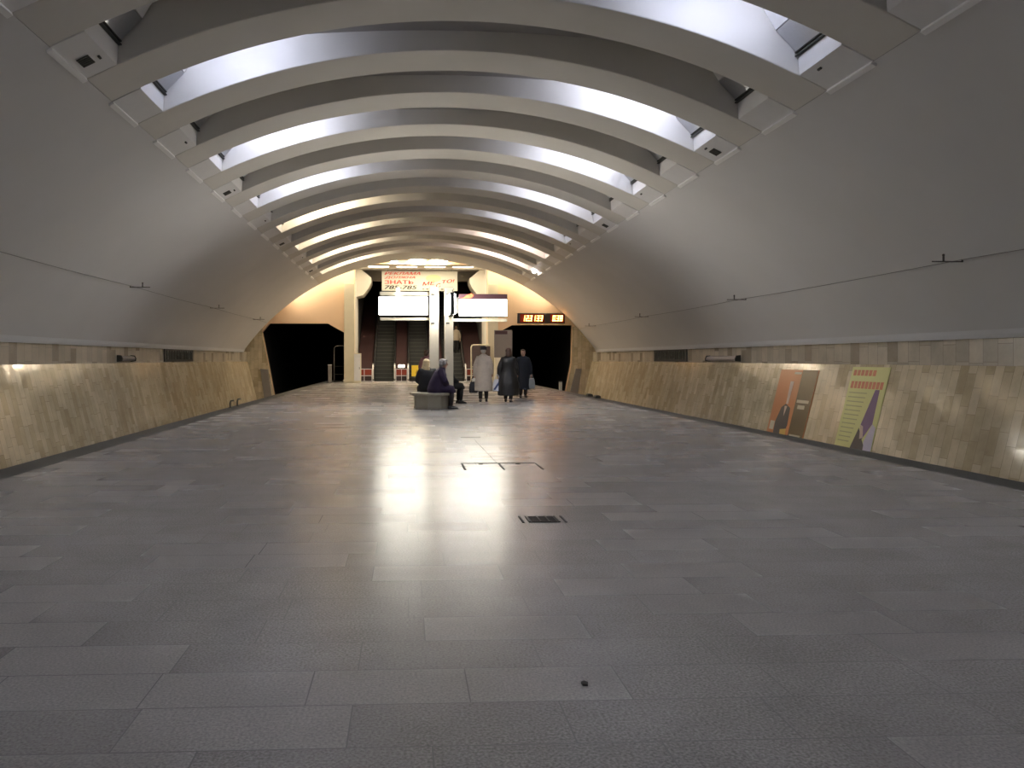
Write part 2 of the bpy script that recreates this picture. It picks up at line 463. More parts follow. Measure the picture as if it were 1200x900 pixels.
# haunches under the beam
for s in (-1, 1):
    b = MB()
    b.prism([(s*HX, 6.55), (s*(HX-.25), 6.5), (s*(HX-.85), 6.0), (s*(HX-.85), 5.75), (s*(HX-.72), 5.45), (s*(HX-.38), 5.0), (s*HX, 4.9)], 45.9, YH + .1)
    struct(b.build('trim_5' if s < 0 else 'trim_6', M_HALL))
# pilasters
for s in (-1, 1):
    b = MB()
    xa, xb = sorted((s*4.27, s*(HX + .0)))
    b.box(xa, xb, YW - 0.30, YW - .002, 0.0, 5.5)
    b.box(xa - .03, xb + .03, YW - 0.33, YW - .002, 0.0, 0.18)
    struct(b.build('pillar_end', M_CREAM, bevel=0.02))

# round ceiling lamps of the hall
M_HLAMP = glow('hall_lamp_diffuser', (1.0, 0.84, 0.60), 30.0)
lampx = [at(461,308,43.75)[0], at(489,308,43.75)[0], at(515,308,43.75)[0]]
for i, x in enumerate(lampx):
    r = (0.22, 0.48, 0.48)[i]
    t = thing('ceiling_lamp', (x, 43.75, 6.79), ['small round ceiling lamp left of the two large ones above the banner',
        'large round ceiling lamp in the middle, above the banner',
        'large round ceiling lamp at the right, above the banner'][i], 'lamp', 'round lamps above the end wall')
    d = MB(); d.cyl((0, 0), r, -0.05, 0.0, 28); d.cyl((0, 0), .08, 0, vz(x) + .3 - 6.79, 12); d.build('lamp_base', M_PANEL, t)
    d = MB(); d.rings([[(cos(2*pi*j/28)*r*q, sin(2*pi*j/28)*r*q, z) for j in range(28)] for q, z in ((.95, -.05), (.88, -.10), (.6, -.15), (.2, -.17))])
    d.build('diffuser', M_HLAMP, t)

M_RECESS_FILL = glow('recess_fill_glow', (1.0, 0.86, 0.66), 15.0)  # unseen tubes added to brighten the end wall
for i, a in enumerate((-.56, -.36, .36, .56)):
    rr = R + .16
    t = thing('added_recess_light', (rr*sin(a), 43.6, ZC + rr*cos(a)), 'added hidden tube to light the end wall from the recess, ' + ('lower left', 'upper left', 'upper right', 'lower right')[i], 'lamp', 'added tubes in the end recess')
    u_ = Vector((cos(a), 0, -sin(a))); n_ = Vector((sin(a), 0, cos(a)))
    d = MB(); d.tube([u_*-1.05 - n_*.05, u_*-.5, u_*.5, u_*1.05 - n_*.05], .03, 8); d.build('fluorescent_tube', M_RECESS_FILL, t)
    d = MB(); d.tube([u_*-.66 + n_*.06, u_*.66 + n_*.06], .028, 6); d.build('lamp_base', M_PANEL, t)
M_HALL_FILL = glow('hall_fill_glow', (1.0, 0.86, 0.64), 3.0)  # flush lamps added to light the dark hall and the banner
for i, x in enumerate((-2.4, -0.8, 0.8, 2.4)):
    t = thing('added_hall_light', (x, 45.1, HZ), f'added flush lamp to light the hall over the escalators, {ORD[i]} from the left', 'lamp', 'added flush lamps of the hall ceiling')
    d = MB(); d.box(-.62, .62, -.24, .24, -.03, 0); d.build('lamp_frame', M_PANEL, t, .006)
    d = MB(); d.rings([[(a*.58, c*.2, -.031) for a, c in ((-1,-1),(1,-1),(1,1),(-1,1))], [(a*.5, c*.15, -.05) for a, c in ((-1,-1),(1,-1),(1,1),(-1,1))]], smooth=False); d.build('diffuser', M_HALL_FILL, t)

# banner hung in front of the beam
YBN = 46.0
x0, z1 = at(447.5,317.5,YBN); x1, z0 = at(536,341,YBN)
ban = thing('advertising_banner', ((x0+x1)/2, YBN, z0), 'wide white advertising banner with red and black lettering hung above the escalators', 'banner')
w, h = x1 - x0, z1 - z0
d = MB(); d.box(-w/2, w/2, -0.02, 0.02, 0, h); d.build('banner_sheet', M_PAPER, ban)
def bt(s, px, py, hpx, wpx, m, sh=0.0, rot=0.0, name='lettering'):
    """letters whose cap height and total width are given in banner units"""
    u = w / 88.5
    o = text_mesh(name, s, 1.0, Matrix.Identity(4), m, ban, 1.0, sh, 0.0)
    src = o.data; nv = len(src.vertices); V_, F_ = [], []
    for q, (dx, dy) in enumerate(((-.022, 0), (.022, 0), (0, .015), (0, -.015))):      # heavy strokes
        for ip, p in enumerate(src.polygons):
            F_.append(tuple(range(len(V_), len(V_) + len(p.vertices))))
            V_ += [(src.vertices[i].co.x + dx, src.vertices[i].co.y + dy, q*.0008 + (ip % 5)*.00015) for i in p.vertices]
    me = bpy.data.meshes.new(name); me.from_pydata(V_, [], F_); me.materials.append(m); o.data = me
    xs_ = [v.co.x for v in me.vertices]; ys_ = [v.co.y for v in me.vertices]
    if not xs_: return o
    ax, bx, ay, by = min(xs_), max(xs_), min(ys_), max(ys_)
    me.transform(Matrix.Translation((-ax, -ay, 0)))
    me.transform(Matrix.Diagonal((wpx*u/(bx-ax), hpx*u/(by-ay), 1, 1)))
    me.transform(Matrix.Rotation(rot, 4, 'Z'))
    me.transform(Matrix.Translation(((px - 447.5)*u - w/2, (341.0 - py)*u, 0)))
    me.transform(Matrix.Translation((0, -0.024, 0)) @ Matrix.Rotation(pi/2, 4, 'X'))
    return o
bt('РЕКЛАМА', 450.5, 322.4, 3.4, 42, M_INKRED, 0.3)
bt('ДОЛЖНА', 450.5, 327.2, 3.2, 36, M_INKRED, 0.3)
bt('ЗНАТЬ', 450.5, 333.2, 4.6, 34, M_INKRED)
bt('785-785', 450.5, 339.2, 4.4, 38, M_INKBLACK, 0.2)
bt('МЕ', 495, 335.0, 4.2, 15, M_INKRED, 0.2, 0.08)
bt('С', 511.5, 337.6, 4.4, 6, M_INKRED, 0.2, 0.3)
bt('ТО!', 518, 332.5, 4.0, 15, M_INKRED, 0.2, 0.10)
u = w/88.5
for i in range(9):
    xx = (495 + i*4.3 - 447.5)*u - w/2
    d = MB(); d.box(xx, xx + 3.0*u*(.6 + .4*((i*7) % 3)/2), -0.026, -0.021, 1.4*u, 2.5*u); d.build('lettering', M_INKBLACK, ban)
d = MB(); d.rings([[(cos(2*pi*j/20)*9*u + 16*u, y, h - 8.5*u + sin(2*pi*j/20)*4.5*u) for j in range(20)] for y in (-0.0225, -0.021)])
d.build('green_spot', M_INKGREEN, ban)
for xx in (-w*.42, w*.42):
    d = MB(); d.tube([(xx, 0, h), (xx, 0, HZ - z0 - .0)], 0.012, 6); d.build('hanger', M_RAIL, ban)

# ------------------------------------------------------------------ escalators
YB0 = 45.0
def zesc(y): return max(0.0, (y - (YB0 + 1.0)) * T30)
YT = 60.0
def escalator(x0, x1, label):
    cx = (x0 + x1) / 2; w = x1 - x0
    t = thing('escalator', (cx, YB0, 0), label, 'escalator', 'escalators in the end hall')
    # comb and moving stairs
    d = MB(); d.box(-w/2, w/2, 0.0, 0.45, 0.0, 0.035); d.build('comb_plate', M_CHROME, t)
    poly_top = [(0.45, 0.02), (1.0, 0.02)]; y, z = 1.0, 0.02
    faces = MB()
    faces.quad([(-w/2, .45, .03), (w/2, .45, .03), (w/2, 1.0, .03), (-w/2, 1.0, .03)], 0)
    zz = 0.03; yy = 1.0
    while yy < YT - YB0:
        rise = 0.4 * T30
        faces.quad([(-w/2, yy, zz), (w/2, yy, zz), (w/2, yy, zz + rise), (-w/2, yy, zz + rise)], 0)
        zz += rise
        faces.quad([(-w/2, yy, zz), (w/2, yy, zz), (w/2, yy + 0.4, zz), (-w/2, yy + .4, zz)], 0)
        faces.quad([(-w/2, yy - .004, zz - .03), (w/2, yy - .004, zz - .03), (w/2, yy - .004, zz + .002), (-w/2, yy - .004, zz + .002)], 1)
        yy += 0.4
    faces.build('moving_stairs', [M_STEP, M_RISER], t)
    for s in (-1, 1):
        xs_ = s * (w/2 + 0.03)
        # inner panel
        prof = [(0.35, 0.0), (1.0, 0.0), (YT - YB0, (YT - YB0 - 1.0)*T30), (YT - YB0, (YT - YB0 - 1.0)*T30 + .86), (1.0 - .2, .86), (0.35, .86)]
        d = MB(); a, b2 = sorted((xs_ - .025, xs_ + .025)); d.prism(prof, a, b2, 'x'); bp = d.build('balustrade', M_BROWN, t)
        # handrail with rounded newel
        pts = [(xs_, 0.60, 0.30), (xs_, 0.36, 0.34), (xs_, 0.20, 0.48), (xs_, 0.14, 0.64), (xs_, 0.20, 0.80), (xs_, .36, .91), (xs_, .8, .93)]
        pts += [(xs_, 1.0 + q, .93 + q*T30) for q in (0.1, 3, 7, 11, YT - YB0 - 1.0)]
        d = MB(); d.tube(pts, 0.042, 8); d.build('handrail', M_RUBBER, t)
        d = MB(); c = [(xs_, .40 + .33*cos(a), .60 + .42*sin(a)) for a in [pi*1.5 - pi*i/12 for i in range(13)]]
        d.tube(c, 0.045, 8)
        d.box(xs_ - .05, xs_ + .05, 0.12, 0.5, 0, 0.09)
        d.build('newel', M_CHROME, t)
        d = MB(); d.tube([(xs_ - s*.03, .5, .875), (xs_ - s*.03, .85, .875)] + [(xs_ - s*.03, 1.0 + q, .875 + q*T30) for q in (0, 5, YT - YB0 - 1.0)], 0.018, 6)
        d.build('chrome_edge', M_CHROME, t)
    return t
e1 = (at(438,440,45.5)[0], at(462,440,45.5)[0]); e2 = (at(479,440,45.5)[0], at(502,440,45.5)[0]); e3 = (at(521,440,45.5)[0], at(544.5,440,45.5)[0])
escalator(*e1, 'leftmost escalator, dark steps rising beside the left pillar')
escalator(*e2, 'middle escalator, dark steps rising behind the yellow board')
escalator(*e3, 'rightmost escalator, partly hidden by the sign pylons, carrying one passenger')
def deck(xa, xb, label, lit):
    w = xb - xa; t = thing('balustrade_deck', ((xa+xb)/2, YB0, 0), label, 'balustrade', 'brown decks between the escalators')
    L = YT - YB0
    d = MB(); d.prism([(0.5, 0), (L, 0), (L, (L-1)*T30 + .8), (1.0, .8), (.5, .8)], -w/2, w/2, 'x'); d.build('deck_panel', M_BROWN, t)
    d = MB(); d.box(-w/2, w/2, .38, .52, 0.40, 0.72); d.build('red_panel', M_RED, t)
    d = MB()
    for z in (0.36, 0.74): d.box(-w/2, w/2, .34, .40, z - .02, z + .02)
    d.box(-w/2, w/2, .34, .40, .02, .06); d.box(-.015, .015, .345, .39, .05, .73)
    for e in (-1, 1): d.box(e*w/2 - .02, e*w/2 + .02, .345, .39, .03, .75)
    d.build('chrome_rail', M_CHROME, t)
    if lit:
        d = MB(); d.box(-.20, .20, .35, .46, 0.80, 1.02); l = d.build('lit_box', M_BLACK, t)
        d = MB(); d.box(-.17, -.02, .345, .352, 0.83, .99); d.box(.02, .17, .345, .352, .83, .99); d.build('lit_pane', M_BOXLIT, l)
M_BOXLIT = glow('lit_number_pane', (1.0, 0.8, 0.6), 4.0)
g = 0.10
deck(-HX + .04, e1[0] - g, 'brown sloping deck between the left pillar and the leftmost escalator', False)
deck(e1[1] + g, e2[0] - g, 'brown sloping deck with small lit number box between left and middle escalators', True)
deck(e2[1] + g, e3[0] - g, 'brown sloping deck behind the two sign pylons', False)
deck(e3[1] + g, HX - .04, 'brown sloping deck between the rightmost escalator and the right pillar', False)

# white cabinet by the left pillar
xa, _ = at(414.5,448,43.6); xb, zt = at(423,414,43.6)
t = thing('switch_cabinet', ((xa+xb)/2, 43.7, 0), 'narrow white cabinet standing against the left pillar by the escalators', 'cabinet')
w = xb - xa
d = MB(); d.box(-w/2, w/2, -.2, .2, 0.0, zt); d.build('body', M_CREAM, t, 0.01)
d = MB(); d.box(-w/2 + .03, w/2 - .03, -.215, -.19, 0.12, zt - .05); dr = d.build('door', M_PANEL, t, 0.006)
d = MB(); d.box(w/2 - .09, w/2 - .065, -.235, -.21, .75, .88); d.build('handle', M_RAIL, dr)

# yellow board on legs in front of the middle escalator
xa, zt = at(482.3,428,44.7); xb, zb = at(495,441,44.7); w = xb - xa
t = thing('warning_board', ((xa+xb)/2, 44.7, 0), 'yellow warning board on two thin legs in front of the middle escalator', 'sign')
d = MB(); d.box(-w/2, w/2, -.015, .015, zb, zt); bd = d.build('board_face', M_YELLOW, t, 0.005)
d = MB(); d.prism([(-.10, zb + .16), (.10, zb + .16), (0.0, zb + .38)], -.018, -.0155); d.build('warning_mark', mat('warning_mark_dull', (0.35, 0.22, 0.02), 0.6, var=.1), bd)
for s in (-1, 1):
    d = MB(); d.box(s*(w/2 - .04) - .012, s*(w/2 - .04) + .012, -.012, .012, 0, zb + .02); d.build('leg', M_RAIL, t)
    d = MB(); d.box(s*(w/2 - .04) - .02, s*(w/2 - .04) + .02, -.16, .16, 0, 0.02); d.build('foot', M_RAIL, t)

# framed board at the right of the escalators
xa, zt = at(552.3,404.3,43.9); xb, _ = at(575.5,404.3,43.9); w = xb - xa
t = thing('notice_stand', ((xa+xb)/2, 43.9, 0), 'standing notice board in a cream tube frame before the right pillar', 'notice board')
d = MB()
d.tube([(-w/2, 0, 0), (-w/2, 0, zt - .12), (-w/2 + .04, 0, zt - .03), (-w/2 + .12, 0, zt), (w/2 - .12, 0, zt), (w/2 - .04, 0, zt - .03), (w/2, 0, zt - .12), (w/2, 0, 0)], 0.042, 8)
d.build('tube_frame', M_CREAM, t)
d = MB(); d.tube([(-w/2, 0, .88), (w/2, 0, .88)], .03, 8); d.tube([(-w/2, 0, .5), (w/2, 0, .5)], .02, 8); d.build('cross_rail', M_CREAM, t)
d = MB(); d.box(-w/2 + .05, w/2 - .05, -.02, .02, 0.93, zt - .07); d.build('board_panel', mat('notice_board_brown', (0.10, .07, .06), .4, var=.15), t)
for s in (-1, 1):
    d = MB(); d.box(s*w/2 - .04, s*w/2 + .04, -.25, .25, 0, .04); d.build('foot', M_CREAM, t)

# booth with a grey board at the right pillar
xa, zt = at(579,387,42.7); xb, zm = at(600,419,42.7); w = xb - xa
t = thing('service_cabinet', ((xa+xb)/2, 42.75, 0), 'cream cabinet with tall grey board on top beside the right tunnel mouth', 'cabinet')
d = MB(); d.box(-w/2 + .04, w/2 - .06, -.22, .22, 0.0, zm); d.build('body', M_CREAM, t, .01)
d = MB(); d.box(-w/2, w/2, -.16, -.10, zm, zt); gb = d.build('grey_board', M_GREYBOARD, t, .005)
d = MB(); d.box(-w/2 + .04, w/2*.45, -.17, -.158, zt - .22, zt - .04); d.build('board_label', M_SIGNTOP, gb)
d = MB(); d.box(-w/2 + .12, w/2 - .14, -.235, -.21, .1, zm - .1); d.build('door', M_CREAM, t, .006)

# ------------------------------------------------------------------ digital clock above the right tunnel mouth
SEG = {'0': 'abcdef', '1': 'bc', '2': 'abged', '3': 'abgcd', '8': 'abcdefg'}
xa, zt = at(606.5,367,43.05); xb, zb = at(662,379,43.05); w, h = xb - xa, zt - zb
clk = thing('digital_clock', ((xa+xb)/2, 43.1, zb), 'wide digital clock with glowing orange numerals above the right tunnel mouth', 'clock')
M_CLKBG = mat('clock_red_glass', (0.06, 0.008, 0.004), 0.25, var=0.1, emit=(0.5, 0.04, 0.01), estr=0.10)
M_DIGIT = glow('clock_digit_glow', (1.0, 0.36, 0.06), 3.0)
M_CASE = mat('clock_case', (0.03, 0.025, 0.02), 0.5, var=.1)
d = MB(); d.box(-w/2, w/2, -.06, .1, 0, h); case = d.build('clock_case', M_CASE, clk, .01)
def display(xa, xb, s):
    d = MB(); d.box(xa, xb, -.072, -.062, .05, h - .05); dp = d.build('display', M_CLKBG, clk)
    dh = h * .56; z0 = h * .22; n = len(s.replace('.', '')); cw = (xb - xa - .16) / n; th = .05
    i = 0
    for ch in s:
        if ch == '.':
            xx = xa + .08 + i*cw - .005; d = MB(); d.box(xx - .028, xx + .042, -.082, -.074, z0 - .01, z0 + .06); d.build('decimal_point', M_DIGIT, dp); continue
        x = xa + .08 + i*cw + cw*.14; wd = cw*.72; i += 1; d = MB()
        k = lambda z: (z - z0) * .14
        def seg(ax, bx, az, bz):
            d.quad([(ax + k(az), -.079, az), (bx + k(az), -.079, az), (bx + k(bz), -.079, bz), (ax + k(bz), -.079, bz)])
        for c in SEG[ch]:
            if c == 'a': seg(x, x + wd, z0 + dh - th, z0 + dh)
            if c == 'g': seg(x, x + wd, z0 + dh/2 - th/2, z0 + dh/2 + th/2)
            if c == 'd': seg(x, x + wd, z0, z0 + th)
            if c == 'f': seg(x, x + th, z0 + dh/2, z0 + dh)
            if c == 'e': seg(x, x + th, z0, z0 + dh/2)
            if c == 'b': seg(x + wd - th, x + wd, z0 + dh/2, z0 + dh)
            if c == 'c': seg(x + wd - th, x + wd, z0, z0 + dh/2)
        d.build('numeral', M_DIGIT, dp)
display(-w/2 + .14, w*.06, '12.3133')
display(w*.19, w/2 - .05, '0.38')

# ------------------------------------------------------------------ coffers: panels, trays, lamps
M_COOL = glow('tube_cool', (0.70, 0.76, 1.0), 15.0)
M_COOLM = glow('tube_cool_far', (0.74, 0.79, 1.0), 25.0)
M_COOLW = glow('tube_cool_weak', (0.77, 0.81, 1.0), 19.0)
M_WARM = glow('tube_warm', (1.0, 0.84, 0.60), 48.0)
M_PINK = glow('tube_pink', (1.0, 0.80, 0.74), 48.0)
M_NEAR_FILL = glow('tube_near_fill', (0.83, 0.86, 1.0), 27.0)  # unseen troughs behind the viewpoint, put in to light the foreground
M_BULB = glow('bare_bulb', (1.0, 0.9, 0.85), 60.0)
GR = {(1, -1), (5, -1), (3, 1), (7, 1), (9, -1), (13, -1)}
LA = {(1, -1), (3, -1), (5, -1), (1, 1), (3, 1), (5, 1), (7, -1), (9, 1), (11, -1)}
for k in KS:
    y1 = yfar(k); y0 = y1 - BAYL; ym = (y0 + y1) / 2
    if k < -5: continue
    num = ORD[k] if k >= 0 else None
    for s in (-1, 1):
        sd = 'left' if s < 0 else 'right'
        if k >= 0:
            extra = ' with a vent grille' if (k, s) in GR else (' with a small dark latch' if (k, s) in LA else '')
            where = f'{sd} end of {num} ceiling coffer from viewer'
            t = thing('access_panel', (s*5.3, ym, 5.4), f'white access panel{extra}, {where}', 'panel', 'access panels at the coffer ends')
            X = lambda x: s*(x - 5.3)
            Z = lambda z: z - 5.4
            d = MB(); d.prism([(X(5.5), Z(vz(5.5)+.005)), (X(5.06), Z(vz(5.06)+.0)), (X(5.04), Z(vz(5.06)+.27)), (X(5.49), Z(vz(5.06)+.27))], -BAYL/2 + .02, BAYL/2 - .02)
            body = d.build('panel_box', M_PANEL, t)
            nx, nz = sin(math.asin(5.3/R)), cos(math.asin(5.3/R))   # outward normal of the vault
            d = MB(); d.prism([(X(5.56), Z(vz(5.56)+.01)), (X(5.49), Z(vz(5.49)+.01)), (X(5.49)-s*nx*.035, Z(vz(5.49))-nz*.035), (X(5.56)-s*nx*.035, Z(vz(5.56))-nz*.035)], -BAYL/2 + .02, BAYL/2 - .02)
            d.build('edge_strip', M_STRIP, t)
            def face_patch(xa, xb, ya, yb, off):
                return [(X(xa)-s*nx*off, ya, Z(vz(xa))-nz*off), (X(xb)-s*nx*off, ya, Z(vz(xb))-nz*off), (X(xb)-s*nx*off, yb, Z(vz(xb))-nz*off), (X(xa)-s*nx*off, yb, Z(vz(xa))-nz*off)]
            if (k, s) in GR:
                d = MB()
                for i in range(5):
                    yy = -.02 + i*.055
                    d.rings([face_patch(5.24, 5.40, yy, yy + .032, .004), face_patch(5.24, 5.40, yy, yy + .032, .018)], smooth=False)
                d.build('vent_grille', M_RAIL, t)
            if (k, s) in LA:
                d = MB(); d.rings([face_patch(5.14, 5.17, .12, .2, .0), face_patch(5.14, 5.17, .12, .2, .025)], smooth=False)
                d.build('latch', M_RAIL, t)
            # reflector tray behind the panel
            t = thing('reflector_tray', (s*4.8, ym, 5.9), f'aluminium lamp tray above access panel, {where}', 'lamp tray', 'lamp trays in the coffers')
            X = lambda x: s*(x - 4.8)
            Z = lambda z: z - 5.9
            d = MB(); d.prism([(X(5.0), Z(5.93)), (X(4.70), Z(6.24)), (X(4.76), Z(6.27)), (X(5.04), Z(5.97))], -BAYL/2 + .03, BAYL/2 - .03)
            d.build('tray', M_ALU, t)
            d = MB(); d.prism([(X(4.69), Z(6.255)), (X(4.43), Z(6.69)), (X(4.46), Z(6.71)), (X(4.74), Z(6.28))], -BAYL/2 + .03, BAYL/2 - .03)
            d.build('white_flap', M_STRIP, t)
            d = MB()
            for q in range(2):
                d.box(*sorted((X(5.04), X(4.99))), -BAYL/2 + .02, BAYL/2 - .02, Z(5.86 + .05*q), Z(5.88 + .05*q))
            d.build('slot_rail', M_RAIL, t)
    # lamp trough behind the near rib, lighting the face of the far one
    s = -1 if k % 2 == 0 else 1
    sd = 'left' if s < 0 else 'right'
    if k < 0: m = M_NEAR_FILL
    elif s < 0: m = M_COOL if k <= 2 else (M_COOLM if k <= 6 else M_WARM)
    else: m = M_COOL if k <= 1 else M_COOLM if k <= 5 else (M_COOLW if k <= 9 else M_PINK)
    zl = 6.55
    wl = f'behind near rib of {num} ceiling coffer from viewer, {sd} side'
    if not num: wl = f'in the {ORD[-k-1]} unseen coffer, added for foreground light, {sd} side of the ceiling'
    t = thing('lamp_trough', (s*3.55, y0, zl), f'lamp trough {wl}', 'lamp', 'lamp troughs in the ceiling coffers')
    d = MB(); d.prism([(0, -.10), (.02, -.10), (.02, .12), (.12, .12), (.12, .13), (0, .13)], -.75, .75, 'x')
    d.build('trough', M_ALU, t)
    d = MB()
    for q in (-.05, .04):
        d.tube([(-.7, .07, q), (.7, .07, q)], .025, 10)
    d.build('fluorescent_tube', m, t)
# one bare lamp showing at the far right
t = thing('bare_lamp', (at(626,317,37.4)[0], 37.4, at(626,317,37.4)[1]), 'bare glowing lamp at the far right end of the ceiling coffers', 'lamp')
d = MB(); d.ball((0, 0, 0), (.09, .09, .13)); d.build('bulb', M_BULB, t)
d = MB(); d.cyl((0, 0), .05, .11, .24, 12); d.build('socket', M_RAIL, t)

# ------------------------------------------------------------------ sign pylons
YP = 22.3
M_LIGHTBOX = glow('lightbox_face', (1.0, 0.94, 0.80), 10.0)
def pylon(pxa, pxb, label, sx0, sx1, sy0, sy1, right):
    xa, zt = at(pxa,336.5,YP); xb, _ = at(pxb,336.5,YP); w = xb - xa; cx = (xa + xb)/2
    t = thing('sign_pylon', (cx, YP, 0), label, 'sign', 'sign pylons behind the bench')
    d = MB(); d.box(-w/2, w/2, -.13, .13, 0, zt); d.build('column', M_COLUMN, t, .012)
    d = MB()
    for z in (zt - .22, zt - 1.02):
        d.cyl((0, 0), .02, 0, .01, 8) if False else d.box(-w*.30, w*.05, -.15, -.128, z - .02, z + .02)
    d.build('clamp', M_RAIL, t)
    a, z1 = at(sx0,sy0,YP); b2, z0 = at(sx1,sy1,YP); a -= cx; b2 -= cx
    d = MB(); d.box(a, b2, -.10, .10, z0, z1); lb = d.build('light_box', M_RAIL, t, .01)
    d = MB()
    d.rings([[(a + .015, -.104, z0 + .02), (b2 - .015, -.104, z0 + .02), (b2 - .015, -.104, z1 - .02), (a + .015, -.104, z1 - .02)],
             [(a + .04, -.125, z0 + .05), (b2 - .04, -.125, z0 + .05), (b2 - .04, -.125, z1 - .05), (a + .04, -.125, z1 - .05)]], smooth=False)
    d.build('lit_face', M_LIGHTBOX, lb)
    d = MB(); d.box(*sorted((a + (.05 if not right else 0), b2)), -.05, .05, z0 - .13, z0 - .055)
    if not right: d.box(b2, -w/2 + .01, -.05, .05, z0 - .13, z0 - .055)
    else: d.box(w/2 - .01, a, -.05, .05, z0 - .13, z0 - .055)
    d.build('rail', M_CREAM, t)
    if not right:
        d = MB(); d.box(a + .04, b2 + .16, -.06, .06, z1 + .02, z1 + .13)
        d.build('upper_rail', M_CREAM, t)
        q = at(466.5, 343, YP)[0] - cx
        d = MB(); d.cyl((q, -.08), .045, z1 - .02, z1 + .2, 12); d.ball((q, -.08, z1 + .2), (.05, .05, .04)); d.build('small_lamp', M_SMALL, lb)
        d = MB(); d.box(b2, -w/2 + .02, -.03, .03, z0 + .1, z1 - .1); d.build('arm', M_RAIL, t)
    else:
        d = MB(); d.box(a, b2, -.10, .10, z1, z1 + .135); hd = d.build('header', M_SIGNTOP, lb)
        d = MB(); d.prism([(a + .03, z1 + .015), (a + .12, z1 + .03), (a + .22, z1 + .105), (a + .36, z1 + .16), (a + .42, z1 + .10), (a + .34, z1 + .02)], -.106, -.101); d.build('orange_emblem', M_ORANGE, hd)
        d = MB(); d.box(w/2 - .02, a, -.03, .03, z0 + .1, z1 + .05); d.build('arm', M_RAIL, t)
        # small lit box seen nearly edge-on on the front of this column
        xx = at(528, 358, YP - .3)[0] - cx
        zc = at(528, 358, YP - .3)[1]
        hh = .27; yl = 1.05
        d = MB(); d.box(xx - .055, xx + .055, -.13 - yl, -.128, zc - hh - .02, zc + hh + .02); cs = d.build('side_sign', M_RAIL, t, .01)
        for e in (-1, 1):
            d = MB(); x0_, x1_ = xx + e*.056, xx + e*.10
            def oct_(x, q): return [(x, -.13 - yl/2 + yl*.5*q*cy, zc + hh*q*cz) for cy, cz in ((-.95, -.6), (-.75, -1), (.75, -1), (.95, -.6), (.95, .6), (.75, 1), (-.75, 1), (-.95, .6))]
            d.rings([oct_(x0_, 1.0), oct_(x1_, .93)], smooth=False); d.build('lit_face', M_SIDE, cs)
        d = MB(); d.box(xx - .012, xx + .012, -.15 - yl, -.128 - yl, zc - .36, zc + .36); d.build('lamp_frame', M_RAIL, t)
    return t
M_SIDE = glow('side_sign_face', (1.0, 0.95, 0.90), 18.0)
M_SMALL = glow('small_lamp_glass', (1.0, 0.95, 0.9), 6.0)
pylon(503, 514, 'left stone sign pylon with lit white box reaching left over the seated group', 443.5, 501.5, 347.5, 370, False)
pylon(520.5, 531, 'right stone sign pylon with lit white box under a brown header reaching right', 537.5, 594, 350.5, 371.5, True)

# ------------------------------------------------------------------ benches
def bench(cx, cy, label, rb=.43, rs=.55, rot=0.0):
    t = thing('octagonal_bench', (cx, cy, 0), label, 'bench', 'octagonal stone benches', rot)
    oc = lambda r: [(r/cos(pi/8)*cos(pi/8 + pi/4*j), r/cos(pi/8)*sin(pi/8 + pi/4*j)) for j in range(8)]
    d = MB(); d.prism(oc(rb), 0.06, .355, 'z'); d.build('base', M_BENCHBASE, t, .012)
    d = MB(); d.prism(oc(rb + .012), 0.0, .07, 'z'); d.build('plinth', M_BENCH, t, .006)
    d = MB(); d.prism(oc(rs), .35, .425, 'z'); d.build('seat', M_BENCH, t, .015)
    return t
B1 = (at(505.5,470,21.0)[0], 20.98); B2 = (0.06, 23.3)
bench(*B1, 'small octagonal stone bench with two seated women, nearest the viewer', rot=radians(9))
bench(*B2, 'octagonal stone bench mostly hidden behind the seated women')

# ------------------------------------------------------------------ right wall posters, name boards, brackets
def wallpt(side, Y, v, off=0.0):
    """v metres down the slope from the top of the leaning tiles"""
    c = 1/sqrt(1 + LEAN*LEAN)
    z = ZW - v*c; x = wallx(z)
    n = Vector((-c, 0, LEAN*c))     # into the station, right-hand side
    p = Vector((x, Y, z)) + n*off
    return Vector((side*p.x, p.y, p.z))
def wallhit(px, py):
    """photo point on the leaning right wall -> (Y, v)"""
    lo, hi = 5.0, 42.0
    for _ in range(60):
        mid_ = (lo + hi)/2; x, z = at(px, py, mid_)
        if x < wallx(z): lo = mid_
        else: hi = mid_
    x, z = at(px, py, lo)
    return lo, (ZW - z)*sqrt(1 + LEAN*LEAN)
def poster(tl, tr, label):
    y0 = wallhit(*tl)[0]; y1 = wallhit(*tr)[0]
    v0 = max(.03, wallhit(*tl)[1])
    return max(y0, y1), min(y0, y1), v0
def wpoly(b, pts, off0, off1, mi=0):
    a = [wallpt(1, y, v, off0) for y, v in pts]; c = [wallpt(1, y, v, off1) for y, v in pts]
    b.rings([a, c], mi, smooth=False)
yf, yn, v0 = poster((916.5,433), (961,433), '')
PH = 2.0
W1 = yf - yn
t = thing('wall_poster', wallpt(1, (yf+yn)/2, v0 + PH, 0), 'orange and dark brown poster with a suited figure on the right wall', 'poster', None)
inv = Matrix.Translation(-Vector(t.location))
def bpart(name, polys, off0, off1, m, parent):
    b = MB()
    for p in polys: wpoly(b, p, off0, off1)
    b.v = [tuple(Vector(q) - Vector(t.location)) for q in b.v]
    return b.build(name, m, parent)
U = lambda u: yf - u*W1           # u 0 = left edge of poster as seen
V = lambda v: v0 + v*PH
def R4(u0, u1, a, c): return [(U(u0), V(a)), (U(u1), V(a)), (U(u1), V(c)), (U(u0), V(c))]
OR = mat('poster_orange', (0.50, 0.17, 0.05), 0.3, var=.08, scale=4); BR = mat('poster_brown', (0.10, 0.065, 0.025), 0.3, var=.2, scale=4)
SUIT = mat('poster_suit', (0.045, 0.04, 0.045), 0.35, var=.15, scale=6); PALE = mat('poster_pale', (0.55, 0.42, 0.36), .35, var=.1, scale=6)
